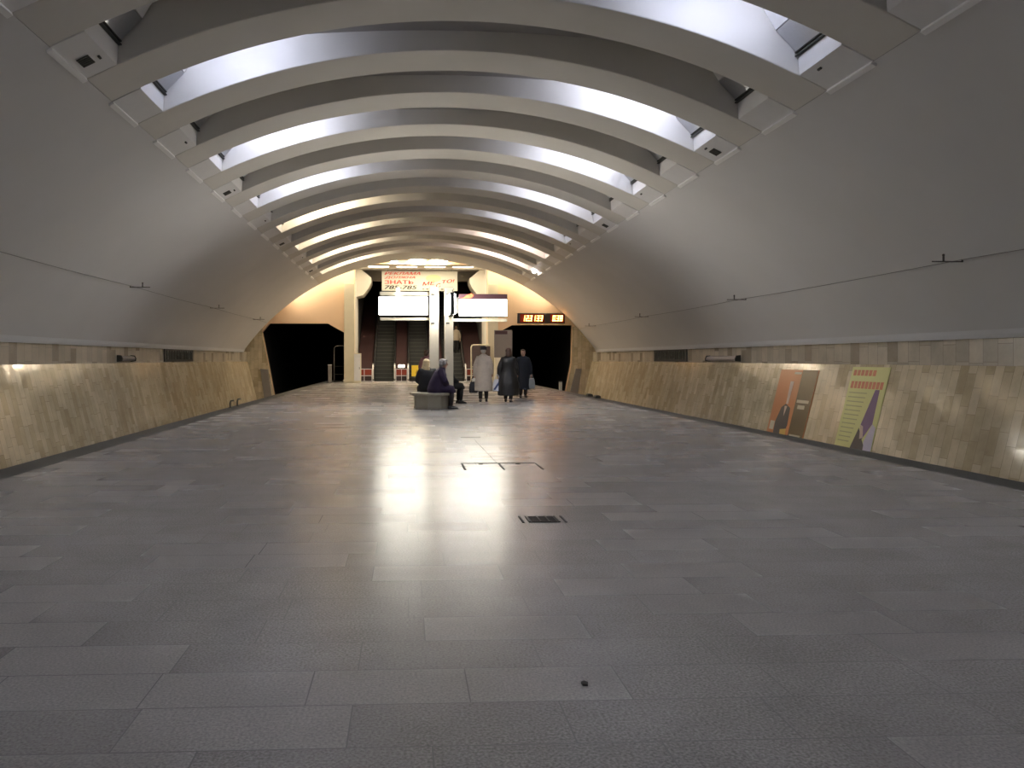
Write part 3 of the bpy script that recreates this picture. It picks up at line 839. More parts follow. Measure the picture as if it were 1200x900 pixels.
CR = mat('poster_cream', (0.55, 0.50, 0.38), .35, var=.1, scale=6); YL = mat('poster_yellow', (0.62, 0.42, 0.10), .35, var=.1, scale=6)
sheet = bpart('poster_sheet', [R4(0, 1, 0, 1)], .002, .012, OR, t)
bpart('dark_column', [R4(.60, .985, 0.0, 1)], .0125, .014, BR, sheet)
bpart('suited_figure', [[(U(.26),V(.52)),(U(.36),V(.47)),(U(.5),V(.52)),(U(.53),V(.75)),(U(.44),V(1)),(U(.2),V(1)),(U(.18),V(.72))]], .0125, .0145, SUIT, sheet)
bpart('face_print', [[(U(.34),V(.16)),(U(.43),V(.16)),(U(.42),V(.47)),(U(.36),V(.47))], [(U(.34),V(.5)),(U(.41),V(.5)),(U(.37),V(.64))]], .0125, .0155, PALE, sheet)
bpart('poster_print', [R4(.63,.93,.40,.44), R4(.68,.86,.47,.52), R4(.64,.92,.86,.90), R4(.66,.9,.97,.995), R4(.05,.17,.72,.84), R4(.40,.58,.03,.06)], .0146, .016, CR, sheet)
bpart('yellow_print', [[(U(.36),V(.82)),(U(.52),V(.80)),(U(.56),V(1)),(U(.40),V(1))]], .0146, .016, YL, sheet)
# second poster
yf, yn, v0 = poster((1000.5,430), (1045,430), '')
W1 = yf - yn; PH = 2.05
t = thing('wall_poster', wallpt(1, (yf+yn)/2, v0 + PH, 0), 'yellow-green poster with red heading and purple wedge on the right wall', 'poster', None)
YG = mat('poster_yellow_green', (0.60, 0.60, 0.24), .3, var=.06, scale=3); RD = mat('poster_red_ink', (0.55, 0.16, 0.08), .35, var=.1, scale=6)
PU = mat('poster_purple', (0.14, 0.07, 0.19), .35, var=.1, scale=6); LV = mat('poster_lilac', (0.50, 0.46, 0.56), .35, var=.08, scale=6)
GRN = mat('poster_text_grey', (0.36, 0.36, 0.17), .4, var=.1, scale=6)
sheet = bpart('poster_sheet', [R4(0, 1, 0, 1)], .002, .012, YG, t)
hd = [R4(.06+.105*i, .06+.105*i+.08, .035, .10) for i in range(6)]
hd += [R4(.06+.098*i, .06+.098*i+.075, .165, .245) for i in range(9)]
bpart('red_heading', hd, .0125, .014, RD, sheet)
bpart('text_lines', [R4(.06, .55 - .02*i*.8, .29+.05*i, .302+.05*i) for i in range(12)], .0125, .014, GRN, sheet)
bpart('purple_wedge', [[(U(.75),V(.25)),(U(.86),V(.25)),(U(.88),V(.62)),(U(.70),V(.80)),(U(.58),V(.66))]], .0125, .014, PU, sheet)
bpart('dark_figure', [[(U(.56),V(.68)),(U(.70),V(.80)),(U(.78),V(.86)),(U(.80),V(1)),(U(.42),V(1)),(U(.44),V(.92))]], .0125, .0145, SUIT, sheet)
bpart('face_print', [[(U(.58),V(.64)),(U(.66),V(.66)),(U(.72),V(.78)),(U(.64),V(.80))]], .0141, .016, PALE, sheet)
bpart('lilac_corner', [[(U(.88),V(.62)),(U(.98),V(.66)),(U(1),V(1)),(U(.80),V(1)),(U(.76),V(.82))]], .0125, .0135, LV, sheet)

# dark station name boards on the upper wall band
for side in (-1, 1):
    sd = 'left' if side < 0 else 'right'
    x = side*(XS + .03)
    t = thing('name_board', (x, 31.2, 1.2), f'dark station name board on the upper band of the {sd} wall', 'sign', None)
    d = MB(); d.box(*sorted((0, -side*.04)), -1.95, 1.95, 0.01, .5); d.build('board_plate', M_NAMEBOARD, t, .006)
    d = MB(); random.seed(3)
    for i in range(11):
        yy = -1.7 + i*.32
        xa = sorted((-side*.04, -side*.062))
        d.box(*xa, yy, yy + .045, .10, .42)
        d.box(*xa, yy + .15, yy + .195, .10, .42) if i % 3 else d.box(*xa, yy + .15, yy + .195, .22, .36)
        zz = random.choice((.1, .24, .375)); d.box(*xa, yy, yy + .195, zz, zz + .045)
    d.build('lettering', M_NAMELET, t)
# small light housings under the vault
for side, yc, L, lab in ((1, 25.8, 2.5, 'long pale lamp housing on the upper band of the right wall'), (-1, 25.2, 1.2, 'short dark lamp housing on the upper band of the left wall')):
    x = side*(XS + .03)
    t = thing('wall_lamp', (x, yc, 1.22), lab, 'lamp', None)
    d = MB(); d.prism([(0, 0.02), (-side*.14, .04), (-side*.16, .10), (-side*.12, .17), (0, .19)], -L/2, L/2); d.build('housing', mat('wall_lamp_paint', (.42, .37, .34), .5, var=.1) if side > 0 else M_GREYBOARD, t)
    for e in (-1, 1):
        d = MB(); d.prism([(0, 0.0), (-side*.165, .02), (-side*.175, .11), (-side*.13, .2), (0, .21)], e*L/2 - .03, e*L/2 + .03); d.build('end_cap', M_RAIL, t)
M_CABLE = mat('cable_grey_sheath', (.28, .27, .25), .7, var=.1)
M_BRK = mat('bracket_metal', (.12, .11, .10), .6, .2, var=.1)
# cable runs and their brackets on the vault
for side, xw, ys, sd in ((-1, -8.28, (13.0, 21.8, 30.6, 39.2), 'left'), (1, 8.56, (13.1, 21.7, 30.6, 39.2), 'right')):
    z = vz(xw); n = Vector((xw, 0, z - ZC)).normalized()
    off = Vector((xw, 0, z)) - n*.05
    d = MB(); pts = []
    yy = 2.0
    while yy < YE - .2:
        sag = 0.05*abs(sin(pi*(yy - ys[0])/8.75)); pts.append((off.x - side*0.0, yy, off.z - sag*.5)); yy += 1.09
    d.tube(pts, .007, 6)
    tag(d.build('cable', M_CABLE), f'thin dark cable strung along the {sd} side of the vault', 'cable')
    for i, y in enumerate(ys):
        t = thing('cable_bracket', (xw, y, z), f'small dark rod bracket holding the cable on the {sd} vault, {ORD[i]} from the viewer', 'bracket', f'cable brackets on the {sd} vault')
        d = MB(); d.tube([(side*.04, 0, -.06), (-side*.50, 0, -.06)], .012, 6); d.build('rod', M_BRK, t)
        for q in (.03, -.30):
            d = MB(); d.cyl((side*q, 0), .016, -.06, .05, 8); d.ball((side*q, 0, .05), .022, seg=8, ring=6); d.build('insulator', M_BRK, t)

# ------------------------------------------------------------------ things let into the floor
gx, gy = at(635.5,421 + 930*1.3/6.4,6.4)[0], 6.4
t = thing('floor_grate', (gx, gy, 0), 'small dark metal drain grate set in the floor right of centre', 'grate')
d = MB(); d.box(-.125, .125, -.12, .12, -.02, .003); d.build('grate_pit', M_BLACK, t)
d = MB()
for i in range(6):
    yy = -.10 + i*.04; d.box(-.10, .10, yy - .006, yy + .006, .001, .007)
for xx in (-.12, .12, -.03, .04): d.box(xx - .006, xx + .006, -.12, .12, .001, .008)
d.build('bar_grating', mat('grate_metal', (.09, .08, .075), .5, .6, var=.2, scale=30), t)
d = MB()
for xx in (-.172, .172): d.box(xx - .008, xx + .008, -.13, .13, 0, .004)
d.build('frame_slot', M_SEAM, t)
hx0, hx1 = at(541,543,9.9)[0], at(627,543,9.9)[0]
t = thing('floor_hatch', ((hx0+hx1)/2, 9.5, 0), 'dark-outlined two-leaf floor hatch in front of the bench', 'hatch')
w = hx1 - hx0
d = MB(); d.box(-w/2, w/2, .37, .40, 0, .004)
for xx in (-w/2, 0, w/2): d.box(xx - .012, xx + .012, -.20, .40, 0, .004)
d.build('hatch_frame', M_SEAM, t)
d = MB()
for xx in (-w*.25, w*.25): d.cyl((xx, .3), .03, 0, .005, 12)
d.build('lifting_ring', M_RAIL, t)
d = MB(); a = at(540,512,13.2)[0]; d.box(a, a + .33, 13.2, 13.235, 0, .003); 
c0 = Vector((at(556,515,12.8)[0], 12.8, 0)); c1 = Vector((at(582,543,9.92)[0], 9.92, 0))
d.rings([[(c0.x - .004, c0.y, .0), (c0.x + .004, c0.y, .0), (c0.x + .004, c0.y, .002), (c0.x - .004, c0.y, .002)], [(c1.x - .004, c1.y, .0), (c1.x + .004, c1.y, .0), (c1.x + .004, c1.y, .002), (c1.x - .004, c1.y, .002)]], smooth=False)
struct(d.build('floor_seam', M_SEAM))
d = MB(); x = at(685,805,3.15)[0]
d.prism([(x-.012, 3.13), (x+.008, 3.125), (x+.014, 3.15), (x+.002, 3.165), (x-.013, 3.155)], 0, .008, 'z')
tag(d.build('litter_scrap', M_BLACK), 'tiny dark scrap of litter on the foreground floor', 'litter')

# small fittings near the tunnel mouths
def hook(x, y, label):
    d = MB(); d.tube([(x, y, 0), (x, y, .13), (x + .02, y, .19), (x + .10, y, .20)], .022, 8); d.cyl((x, y), .05, 0, .012, 10)
    tag(d.build('bent_pipe', M_RAIL), label, 'pipe', 'bent pipes on the left platform edge')
hook(-5.55, 21.4, 'short dark bent pipe on the left platform edge, nearer the viewer of two')
hook(-5.55, 22.3, 'short dark bent pipe on the left platform edge, nearer the tunnel of two')
x, z = at(386.5,428,42.8); xl = at(384,428,42.8)[0]
t = thing('platform_post', (x, 42.8, 0), 'short grey post at the platform edge by the left tunnel mouth', 'post')
d = MB(); d.box(-.09, .09, -.09, .09, 0, z); d.build('post_body', M_GREYBOARD, t, .01)
d = MB(); d.box(-.105, .105, -.105, .105, z, z + .03); d.build('cap', M_PANEL, t, .005)
xa, zt = at(391.5,405.5,44.9); xb = -4.3
t = thing('barrier_frame', ((xa+xb)/2, 45.0, 0), 'thin grey tube gate frame just inside the left tunnel mouth', 'gate')
w = xb - xa
d = MB(); d.tube([(-w/2, 0, 0), (-w/2, 0, zt - .1), (-w/2 + .1, 0, zt), (w/2, 0, zt)], .025, 8); d.build('tube_frame', M_GREYBOARD, t)
d = MB(); d.tube([(-w/2, 0, .9), (w/2, 0, .9)], .015, 8); d.tube([(-w/2, 0, .45), (w/2, 0, .45)], .015, 8); d.build('cross_bar', M_RAIL, t)
x, z = at(662.5,455,40.4)
d = MB(); x0_ = 5.45
x, z = at(662.5, 456, 36.0)
t = thing('marker_post', (5.55, 32.7, 0), 'small pale marker post on the right platform edge', 'post')
d = MB(); d.box(-.06, .06, -.06, .06, 0, .34); d.build('post_body', M_CREAM, t, .01)
d = MB(); d.box(-.065, .065, -.065, .065, .34, .38); d.build('cap', M_GREYBOARD, t, .005)
for i, yy in enumerate((27.4, 26.3)):
    d = MB(); d.prism([(5.44, 0), (5.62, 0), (5.62, .07), (5.56, .10), (5.47, .10), (5.44, .07)], yy - .14, yy + .14)
    tag(d.build('junction_box', M_RAIL), ['small dark box on the right platform edge, farther of two', 'small dark box on the right platform edge, nearer of two'][i], 'box', 'dark boxes on the right platform edge')

# ------------------------------------------------------------------ people
M_SKIN = mat('skin', (0.50, 0.30, 0.21), .55, var=.06, scale=12)
M_EYE = mat('eye_dark', (0.03, 0.02, 0.02), .3, var=.1)
M_LIPS = mat('lips', (0.35, 0.11, 0.09), .5, var=.1)
def cloth(name, c, rough=.85): return mat(name, c, rough, var=.18, scale=9, bump=.15)
def remesh(o, vs, sm=4):
    r = o.modifiers.new('fuse', 'REMESH'); r.mode = 'VOXEL'; r.voxel_size = vs; r.use_smooth_shade = True
    if sm:
        s = o.modifiers.new('soft', 'SMOOTH'); s.iterations = sm; s.factor = .5
    return o

def hand(b, wrist, d, inward, side):
    """palm, four unequal curled fingers and a thumb; d = pointing direction, inward = palm normal"""
    wrist = Vector(wrist); d = Vector(d).normalized(); inward = (Vector(inward) - d*Vector(inward).dot(d)).normalized(); acr = d.cross(inward).normalized()
    b.tube([wrist - d*.01, wrist + d*.03, wrist + d*.085], [.026, .034, .036], 8)
    for i, (o, ln) in enumerate(((-.03, .070), (-.010, .080), (.011, .076), (.030, .060))):
        p0 = wrist + d*.075 + acr*o; p1 = p0 + d*ln*.5 + inward*.008; p2 = p1 + d*ln*.25 + inward*ln*.4; p3 = p2 + inward*ln*.35 - d*ln*.1
        b.tube([p0, p1, p2, p3], [.010, .0095, .009, .007], 6)
    p0 = wrist + d*.03 - acr*.03; p1 = p0 + d*.03 - acr*.022 + inward*.018; p2 = p1 + d*.03 + inward*.02 + acr*.006
    b.tube([p0, p1, p2], [.013, .011, .008], 6)

def head(b, c, yaw, pitch=0.0):
    """head, jaw, nose, ears; c = head centre; yaw turns from +Y"""
    Rm = Matrix.Rotation(yaw, 3, 'Z') @ Matrix.Rotation(pitch, 3, 'X'); c = Vector(c)
    rs = []
    for (z, rx, ry, oy) in ((-.118, .020, .022, .050), (-.105, .045, .050, .030), (-.07, .058, .072, .014), (-.03, .068, .088, .004), (.02, .074, .096, -.004), (.06, .072, .092, -.008), (.09, .056, .072, -.010), (.112, .026, .034, -.012)):
        rs.append([c + Rm @ Vector((cos(2*pi*j/16)*rx, sin(2*pi*j/16)*ry + oy, z)) for j in range(16)])
    b.rings(rs)
    b.tube([c + Rm @ Vector((0, .092, .025)), c + Rm @ Vector((0, .108, -.005)), c + Rm @ Vector((0, .116, -.022)), c + Rm @ Vector((0, .094, -.034))], [.008, .012, .015, .010], 8)
    for s in (-1, 1): b.ball(c + Rm @ Vector((s*.074, -.005, -.005)), (.010, .02, .03), seg=8, ring=6, R=Rm)
    return Rm

def person(label, loc, rz, J, coat, hair, group=None, coat_m=None, hair_m=None, leg_m=None, shoe_m=None, hat_m=None, headyaw=0.0, headpitch=0.0, sleeve_m=None, belt=None):
    """J: joints in local metres, facing +Y"""
    t = bpy.data.objects.new('person', None); COL.objects.link(t); t.location = loc; t.rotation_euler = (0, 0, rz); t.empty_display_size = .2
    tag(t, label, 'person', group)
    b = MB()
    pel, chest, neck, hc = (Vector(J[k]) for k in ('pelvis', 'chest', 'neck', 'head'))
    for s, S in ((-1, 'l'), (1, 'r')):
        hip, knee, ank, toe = (Vector(J[k + S]) for k in ('hip', 'knee', 'ankle', 'toe'))
        b.tube([pel, hip, hip.lerp(knee, .5), knee, knee.lerp(ank, .35), ank], [.09, .085, .075, .056, .055, .036], 10)
        b.tube([ank - (toe - ank).normalized()*.05 + Vector((0, 0, -.02)), ank.lerp(toe, .5) + Vector((0, 0, -.012)), toe], [.024, .026, .016], 8)
        sh, el, wr = (Vector(J[k + S]) for k in ('sh', 'elb', 'wr'))
        b.tube([chest.lerp(sh, .3), sh, sh.lerp(el, .5), el, el.lerp(wr, .4), wr], [.07, .056, .048, .040, .038, .025], 10)
        hand(b, wr, wr - el if (wr - el).length else Vector((0, 0, -1)), Vector((-s, 0.15, -.1)), s)
    # torso
    up = (chest - pel).normalized()
    def ell(c, rx, ry, ax=None):
        return [c + Vector((cos(2*pi*j/16)*rx, sin(2*pi*j/16)*ry, 0)) for j in range(16)]
    b.rings([ell(pel - up*.08, .13, .10), ell(pel, .165, .12), ell(pel.lerp(chest, .4), .135, .10), ell(pel.lerp(chest, .8), .16, .115), ell(chest + up*.04, .15, .10), ell(neck - up*.03, .07, .06)])
    b.tube([neck - up*.06, neck, hc - Vector((0, 0, .06))], [.06, .052, .05], 10)
    Rm = head(b, hc, headyaw, headpitch)
    remesh(b.build('body', M_SKIN, t), .0115, 2)
    # face
    for s in (-1, 1):
        e = MB(); e.ball(hc + Rm @ Vector((s*.03, .088, .012)), (.013, .008, .007), seg=8, ring=6, R=Rm); e.build('eye', M_EYE, t)
    e = MB(); e.ball(hc + Rm @ Vector((0, .088, -.058)), (.022, .008, .007), seg=8, ring=6, R=Rm); e.build('mouth', M_LIPS, t)
    # legs and shoes
    for S in 'lr':
        hip, knee, ank, toe = (Vector(J[k + S]) for k in ('hip', 'knee', 'ankle', 'toe'))
        e = MB(); e.tube([hip, hip.lerp(knee, .5), knee, knee.lerp(ank, .4), ank + (knee - ank).normalized()*.02], [.10, .09, .074, .068, .055], 12)
        e.build('trouser_leg', leg_m, t)
        e = MB(); f = (toe - ank); f.z = 0; f.normalize(); sd = Vector((f.y, -f.x, 0))
        base = Vector((ank.x, ank.y, toe.z))
        rs = []
        zb = toe.z - .032
        for q, wd, hh in ((-.075, .022, .055), (-.06, .034, .085), (0.0, .038, .11), (.06, .040, .08), (.12, .046, .058), (.165, .038, .045), (.19, .018, .03)):
            c = base + f*q; c.z = zb
            rs.append([c + sd*wd*cos(a) + Vector((0, 0, hh/2 + hh/2*sin(a))) for a in [2*pi*j/10 for j in range(10)]])
        e.rings(rs)
        e.tube([base + Vector((0, 0, .05)), ank + (knee - ank).normalized()*.10], [.042, .05], 10)
        e.build('shoe', shoe_m, t)
    # coat: rings of (centre, rx, ry, ripple, turn)
    e = MB(); rs = []
    for (c, rx, ry, rip) in coat['rings']:
        c = Vector(c); row = []
        for j in range(28):
            a = 2*pi*j/28; q = 1 + rip*sin(a*6 + c.z*3)
            row.append(c + Vector((cos(a)*rx*q, sin(a)*ry*q, 0)))
        rs.append(row)
    e.rings(rs)
    for s, S in ((-1, 'l'), (1, 'r')):
        sh, el, wr = (Vector(J[k + S]) for k in ('sh', 'elb', 'wr'))
        k = coat.get('sleeve', 1.0)
        e.tube([chest.lerp(sh, .35), sh + Vector((0, 0, .0)), sh.lerp(el, .5), el, el.lerp(wr, .5), wr], [.085*k, .076*k, .074*k, .068*k, .062*k, .054*k], 12)
    for tb in coat.get('tubes', ()): e.tube(tb[0], tb[1], 14)
    remesh(e.build('coat', coat_m, t), .016, 5)
    e = MB(); n0 = neck - Vector((0, 0, .02))
    e.rings([[n0 + Vector((cos(2*pi*j/18)*r, sin(2*pi*j/18)*r*.95 - .01, z)) for j in range(18)] for r, z in ((.105, -.05), (.095, 0), (.082, .045), (.070, .03))])
    e.build('collar', sleeve_m or coat_m, t)
    # hair
    e = MB()
    for (o, r) in hair: e.ball(hc + Rm @ Vector(o), r, seg=14, ring=10, R=Rm)
    remesh(e.build('hair', hair_m, t), .012, 3)
    if hat_m:
        e = MB()
        e.rings([[hc + Rm @ Vector((cos(2*pi*j/20)*rx, sin(2*pi*j/20)*ry - .012, z)) for j in range(20)] for rx, ry, z in ((.088, .108, .03), (.102, .122, .045), (.104, .124, .085), (.095, .112, .13), (.06, .07, .155), (.02, .02, .16))])
        e.build('hat', hat_m, t)
    return t

def stand(h=1.66, step=0.12, arm=((.27, -.02, .02), (.29, .05, .04)), swing=0):
    """joints of a standing or walking figure of height h, facing +Y"""
    k = h/1.70
    J = dict(pelvis=(0, 0, .93*k), chest=(0, .0, 1.33*k), neck=(0, .0, 1.47*k), head=(0, .02, 1.585*k))
    for s, S in ((-1, 'l'), (1, 'r')):
        f = step*s
        J['hip'+S] = (s*.085, 0, .90*k); J['knee'+S] = (s*.09, f*.6 + .03, .49*k); J['ankle'+S] = (s*.09, f - .02, .085); J['toe'+S] = (s*.10, f + .13, .032)
        J['sh'+S] = (s*.165, -.01, 1.375*k); J['elb'+S] = (s*.25, -.03 - f*.3, 1.11*k); J['wr'+S] = (s*.26, .05 - f*.4, .87*k)
    return J
def coat_rings(hem, k=1.0, flare=.26, wide=1.0, depth=1.0, rip=.035):
    return [((0, 0, hem), flare, flare*.78*depth, rip), ((0, 0, hem + .02), flare, flare*.78*depth, rip), ((0, 0, (hem + .95)*.5), flare*.93*wide, flare*.72*depth, rip*.8), ((0, 0, .95*k), .215*wide, .165*depth, .015), ((0, 0, 1.10*k), .20*wide, .155*depth, .01),
            ((0, 0, 1.28*k), .215*wide, .155*depth, .0), ((0, -.005, 1.39*k), .205*wide, .13*depth, 0), ((0, 0, 1.45*k), .13, .095, 0), ((0, 0, 1.49*k), .075, .07, 0)]

HAIR_SHORT = [((0, -.03, .045), (.088, .09, .085)), ((0, -.055, -.005), (.08, .065, .09)), ((0, .045, .095), (.06, .04, .03))]
HAIR_LONG = [((0, -.03, .045), (.10, .10, .092)), ((0, -.065, -.05), (.105, .075, .13)), ((-.06, -.10, -.15), (.06, .05, .11)), ((.06, -.10, -.15), (.06, .05, .11)), ((0, -.115, -.17), (.07, .05, .12)), ((.065, -.01, -.05), (.03, .06, .09)), ((-.065, -.01, -.05), (.03, .06, .09))]
HAIR_CURLY = [((0, -.03, .05), (.10, .10, .09)), ((0, -.06, -.01), (.095, .075, .095)), ((.06, 0, .03), (.05, .07, .07)), ((-.06, 0, .03), (.05, .07, .07)), ((0, .05, .09), (.07, .05, .04))]
C_BLACK = cloth('coat_black_cloth', (.012, .012, .013)); C_LEATHER = mat('coat_black_leather', (.012, .011, .011), .38, var=.2, scale=8, bump=.3)
C_NAVY = cloth('coat_navy_cloth', (.012, .015, .022)); C_BEIGE = cloth('coat_beige_wool', (.52, .45, .37)); C_PURPLE = cloth('coat_purple_cloth', (.030, .017, .045))
C_RED = cloth('jacket_dusty_red', (.23, .10, .10)); C_JACKET = cloth('jacket_tan', (.32, .27, .20)); C_TROUSER = cloth('trousers_black', (.012, .012, .013)); C_GREYFUR = cloth('hat_grey_fur', (.03, .03, .035))
SHOE = mat('shoe_black_leather', (.012, .011, .01), .4, var=.1); TIGHTS = cloth('tights_dark', (.03, .024, .022))
H_GREY = mat('hair_grey', (.36, .34, .31), .6, var=.3, scale=40, bump=.4); H_BLONDE = mat('hair_blonde', (.55, .42, .22), .5, var=.3, scale=40, bump=.4)
H_BROWN = mat('hair_brown', (.09, .05, .025), .5, var=.3, scale=40, bump=.4); H_AUBURN = mat('hair_auburn', (.085, .045, .028), .5, var=.3, scale=40, bump=.4)

WGRP = 'people walking across the platform'
# woman in the beige coat, walking away
Y = 24.2; X = at(566.5,471,Y)[0]
J = stand(1.66, .10); k = 1.66/1.70
J['wrl'] = (-.27, .0, .80*k); J['elbl'] = (-.26, -.05, 1.10*k)
person('person in a long beige coat and dark fur hat walking away', (X, Y, 0), radians(-4), J, dict(rings=coat_rings(.33, k, .27, 1.06, 1.05)), HAIR_SHORT, WGRP, C_BEIGE, H_GREY, TIGHTS, SHOE, C_GREYFUR, headpitch=-.12)
# person in black leather, walking away
Y2 = 24.0; X2 = at(595.5,471,Y2)[0]
J = stand(1.62, -.12); k = 1.62/1.70
J['wrl'] = (-.29, .02, .82*k); J['elbl'] = (-.27, -.06, 1.08*k)
person('person in a long black leather coat with brown hair walking away', (X2, Y2, 0), radians(-14), J, dict(rings=coat_rings(.20, k, .31, 1.12, 1.1, .05)), HAIR_LONG[:2], WGRP, C_LEATHER, H_AUBURN, TIGHTS, SHOE, headyaw=radians(25))
# woman in dark coat coming towards us
Y3 = 26.8; X3 = at(613,466,Y3)[0]
J = stand(1.62, .11); J['wrl'] = (-.27, .04, .82*k); J['wrr'] = (.25, .05, .84*k)
person('person in a long dark navy coat walking towards the viewer', (X3, Y3, 0), radians(176), J, dict(rings=coat_rings(.27, k, .25)), HAIR_SHORT, WGRP, C_NAVY, H_BROWN, TIGHTS, SHOE)
# standing behind the bench in a dusty red jacket
Y4 = 26.2; X4 = at(500,468,Y4)[0]
J = stand(1.60, .03); k4 = 1.6/1.7
person('person in a dusty red jacket standing behind the seated women, left of the pylons', (X4, Y4, 0), radians(-35), J, dict(rings=[r for r in coat_rings(.72, k4, .22, 1.05)]), HAIR_SHORT, None, C_RED, H_BROWN, C_TROUSER, SHOE)
# passenger on the escalator
Y5 = 48.8; zst = 0.03 + math.ceil((Y5 - YB0 - 1.0)/.4)*.4*T30
X5 = at(537.8,400,Y5)[0]
J = stand(1.68, .02); k5 = 1.68/1.7
person('person in a tan jacket and dark trousers riding up the rightmost escalator', (min(X5, e3[1] - .30), Y5 - .12, zst), radians(4), J, dict(rings=[r for r in coat_rings(.80, k5, .215)]), HAIR_SHORT, None, C_JACKET, H_BROWN, C_TROUSER, SHOE)

def sit(seat=.425, lean=.08, spread=.09, h=1.0):
    z = seat + .09
    J = dict(pelvis=(0, 0, z), chest=(0, lean*.7, z + .40), neck=(0, lean + .02, z + .55), head=(0, lean + .06, z + .665))
    for s, S in ((-1, 'l'), (1, 'r')):
        J['hip'+S] = (s*.09, .02, z); J['knee'+S] = (s*spread, .43, z - .01); J['ankle'+S] = (s*spread, .40, .085); J['toe'+S] = (s*spread, .55, .032)
        J['sh'+S] = (s*.19, lean*.8, z + .47); J['elb'+S] = (s*.25, lean + .07, z + .22); J['wr'+S] = (s*.09, .30, z + .13)
    return J
def sit_coat(J, wide=1.0, deep=1.0):
    z = J['pelvis'][2]; L = J['chest'][1]
    r = [((0, .02, z - .095), .20*wide, .19*deep, .02), ((0, .01, z), .225*wide, .20*deep, .01), ((0, L*.4, z + .18), .215*wide, .18*deep, .0), ((0, L, z + .36), .225*wide, .165*deep, 0), ((0, L*1.1, z + .46), .20*wide, .13*deep, 0), ((0, J['neck'][1], z + .53), .11, .09, 0), ((0, J['neck'][1], z + .565), .075, .07, 0)]
    tb = [([(s*.09, .0, z), (s*.095, .22, z + .01), (s*.095, .42, z - .0), (s*.09, .47, z - .10)], [.115*wide, .11*wide, .10*wide, .085]) for s in (-1, 1)]
    tb.append(([(0, .05, z + .01), (0, .40, z)], [.12, .10]))
    return dict(rings=r, sleeve=1.12*wide, tubes=tb)
J = sit(lean=.16)
BX = at(510,461,20.85)[0]
person('person in a purple coat with short grey hair sitting on the near bench facing right', (BX - .0, 20.78, 0), radians(-88), J, sit_coat(J, 1.12, 1.15), HAIR_CURLY, 'people sitting on the benches', C_PURPLE, H_GREY, TIGHTS, SHOE, headpitch=-.05)
J = sit(lean=.03)
person('person with long blonde hair in a black coat sitting with her back to the viewer', (at(501,461,21.2)[0], 21.22, 0), radians(12), J, sit_coat(J, 1.06, 1.0), HAIR_LONG, 'people sitting on the benches', C_BLACK, H_BLONDE, TIGHTS, SHOE, headyaw=radians(-30))
J = sit(lean=.03)
person('person in black clothes sitting behind the woman in purple, facing right', (at(523.5,461,23.25)[0], 23.25, 0), radians(-72), J, sit_coat(J, 1.0, 1.0), HAIR_SHORT, 'people sitting on the benches', C_BLACK, H_BROWN, C_TROUSER, SHOE)

# bags in hands
def bag(name, loc, w, d_, h, m, label, cat, hm, rz=0.0, trim=None):
    t = thing(name, loc, label, cat, None, rz)
    b = MB(); rs = []
    for q, z in ((.92, 0), (1.0, .03), (1.04, h*.35), (.92, h*.75), (.72, h*.95), (.66, h)):
        rs.append([(w/2*q*max(-1, min(1, 1.25*cos(a))), d_/2*(q if z < h*.7 else q*.6)*max(-1, min(1, 1.2*sin(a))), z) for a in [2*pi*j/24 for j in range(24)]])
    b.rings(rs); b.build('bag_body', m, t)
    for s in (-1, 1):
        b = MB(); b.tube([(-w*.24, s*d_*.12, h*.94), (-w*.20, s*d_*.08, h + .09), (-w*.06, 0, h + .14), (w*.06, 0, h + .14), (w*.20, s*d_*.08, h + .09), (w*.24, s*d_*.12, h*.94)], .009, 6); b.build('handle', hm, t)
    if trim:
        b = MB(); b.prism([(-w*.50, h*.15), (-w*.28, h*.1), (w*.30, h*.72), (w*.1, h*.78)], -d_*.56, -d_*.50); b.build('blue_print', trim, t)
    return t
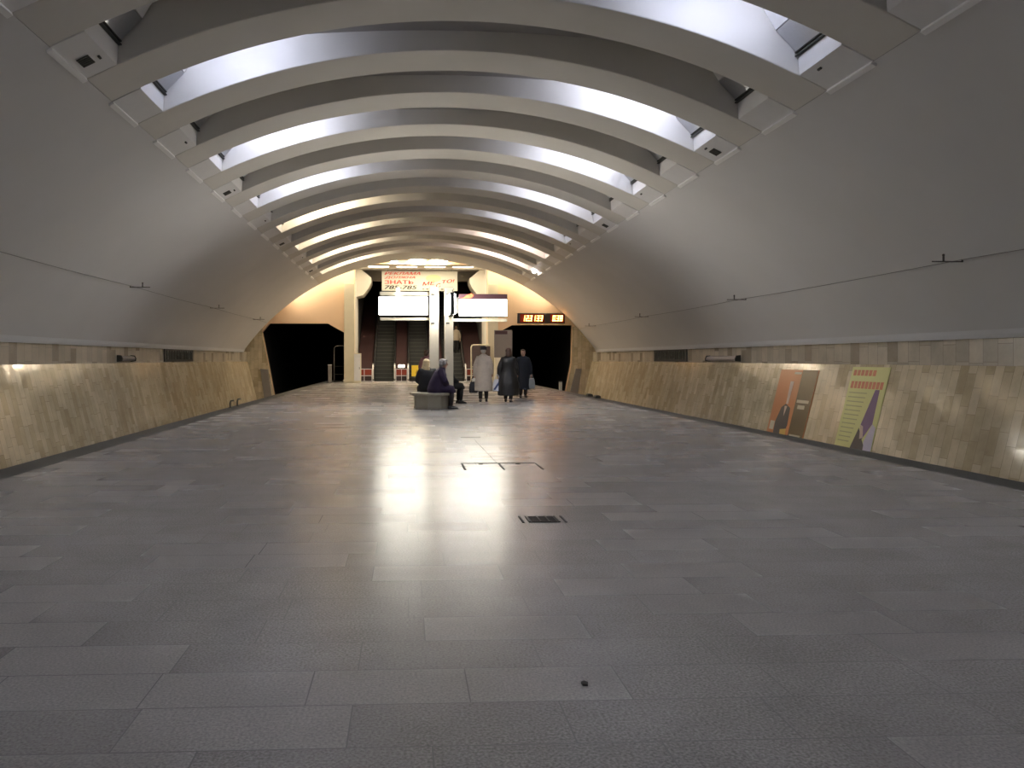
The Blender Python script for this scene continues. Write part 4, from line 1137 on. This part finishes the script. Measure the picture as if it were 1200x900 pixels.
P_BAG = mat('handbag_black', (.014, .012, .014), .45, var=.15); P_WHITE = mat('plastic_white', (.62, .63, .68), .4, var=.1, scale=8); P_BLUE = mat('plastic_blue_print', (.05, .08, .2), .4, var=.1)
P_GREY = mat('plastic_grey', (.25, .26, .25), .4, var=.25, scale=9)
xb_, zb_ = at(558,462,24.25)
bag('handbag', (X - .30, 24.27, .27), .26, .13, .34, P_BAG, 'black handbag hanging from the hand of the person in beige', 'bag', P_BAG)
bag('carrier_bag', (X2 - .335, 24.02, .33), .26, .12, .36, P_WHITE, 'white and blue carrier bag beside the black leather coat', 'bag', P_WHITE, .1, P_BLUE)
bag('carrier_bag', (X3 + .275, 26.72, .30), .22, .12, .36, P_GREY, 'grey plastic bag held by the person walking towards the viewer', 'bag', P_GREY)
b = MB(); px_, pz_ = at(555.5,444.5,24.2)
b.rings([[(px_ + dx*1.0, 24.16 + yy, pz_ + dz) for dx, dz in ((-.09, -.02), (.0, .05), (.09, -.02), (.10, -.10), (.03, -.06))] for yy in (0, .03)], smooth=False)
tag(b.build('folded_paper', mat('paper_white', (.75, .73, .70), .6, var=.05)), 'folded white paper in the hand of the person in beige', 'paper')

# ------------------------------------------------------------------ world, camera, colour
w_ = bpy.data.worlds.new('world'); SC.world = w_; w_.use_nodes = True
w_.node_tree.nodes['Background'].inputs[0].default_value = (0, 0, 0, 1)
cam = bpy.data.cameras.new('camera'); co = bpy.data.objects.new('camera', cam); COL.objects.link(co)
cam.sensor_width = 36; cam.lens = F/1200*36; cam.clip_end = 200
cam.shift_x = (600 - PX)/1200; cam.shift_y = -(450 - PY)/1200
co.location = (CX, 0, CZ); co.rotation_euler = (pi/2, 0, -TH)
SC.camera = co
SC.view_settings.view_transform = 'Standard'; SC.view_settings.look = 'None'
SC.view_settings.gamma = 1.0; SC.view_settings.use_curve_mapping = False
SC.view_settings.exposure = 1.48
SC.cycles.use_denoising = True
SC.cycles.max_bounces = 8; SC.cycles.diffuse_bounces = 6; SC.cycles.glossy_bounces = 4
SC.cycles.sample_clamp_indirect = 6.0
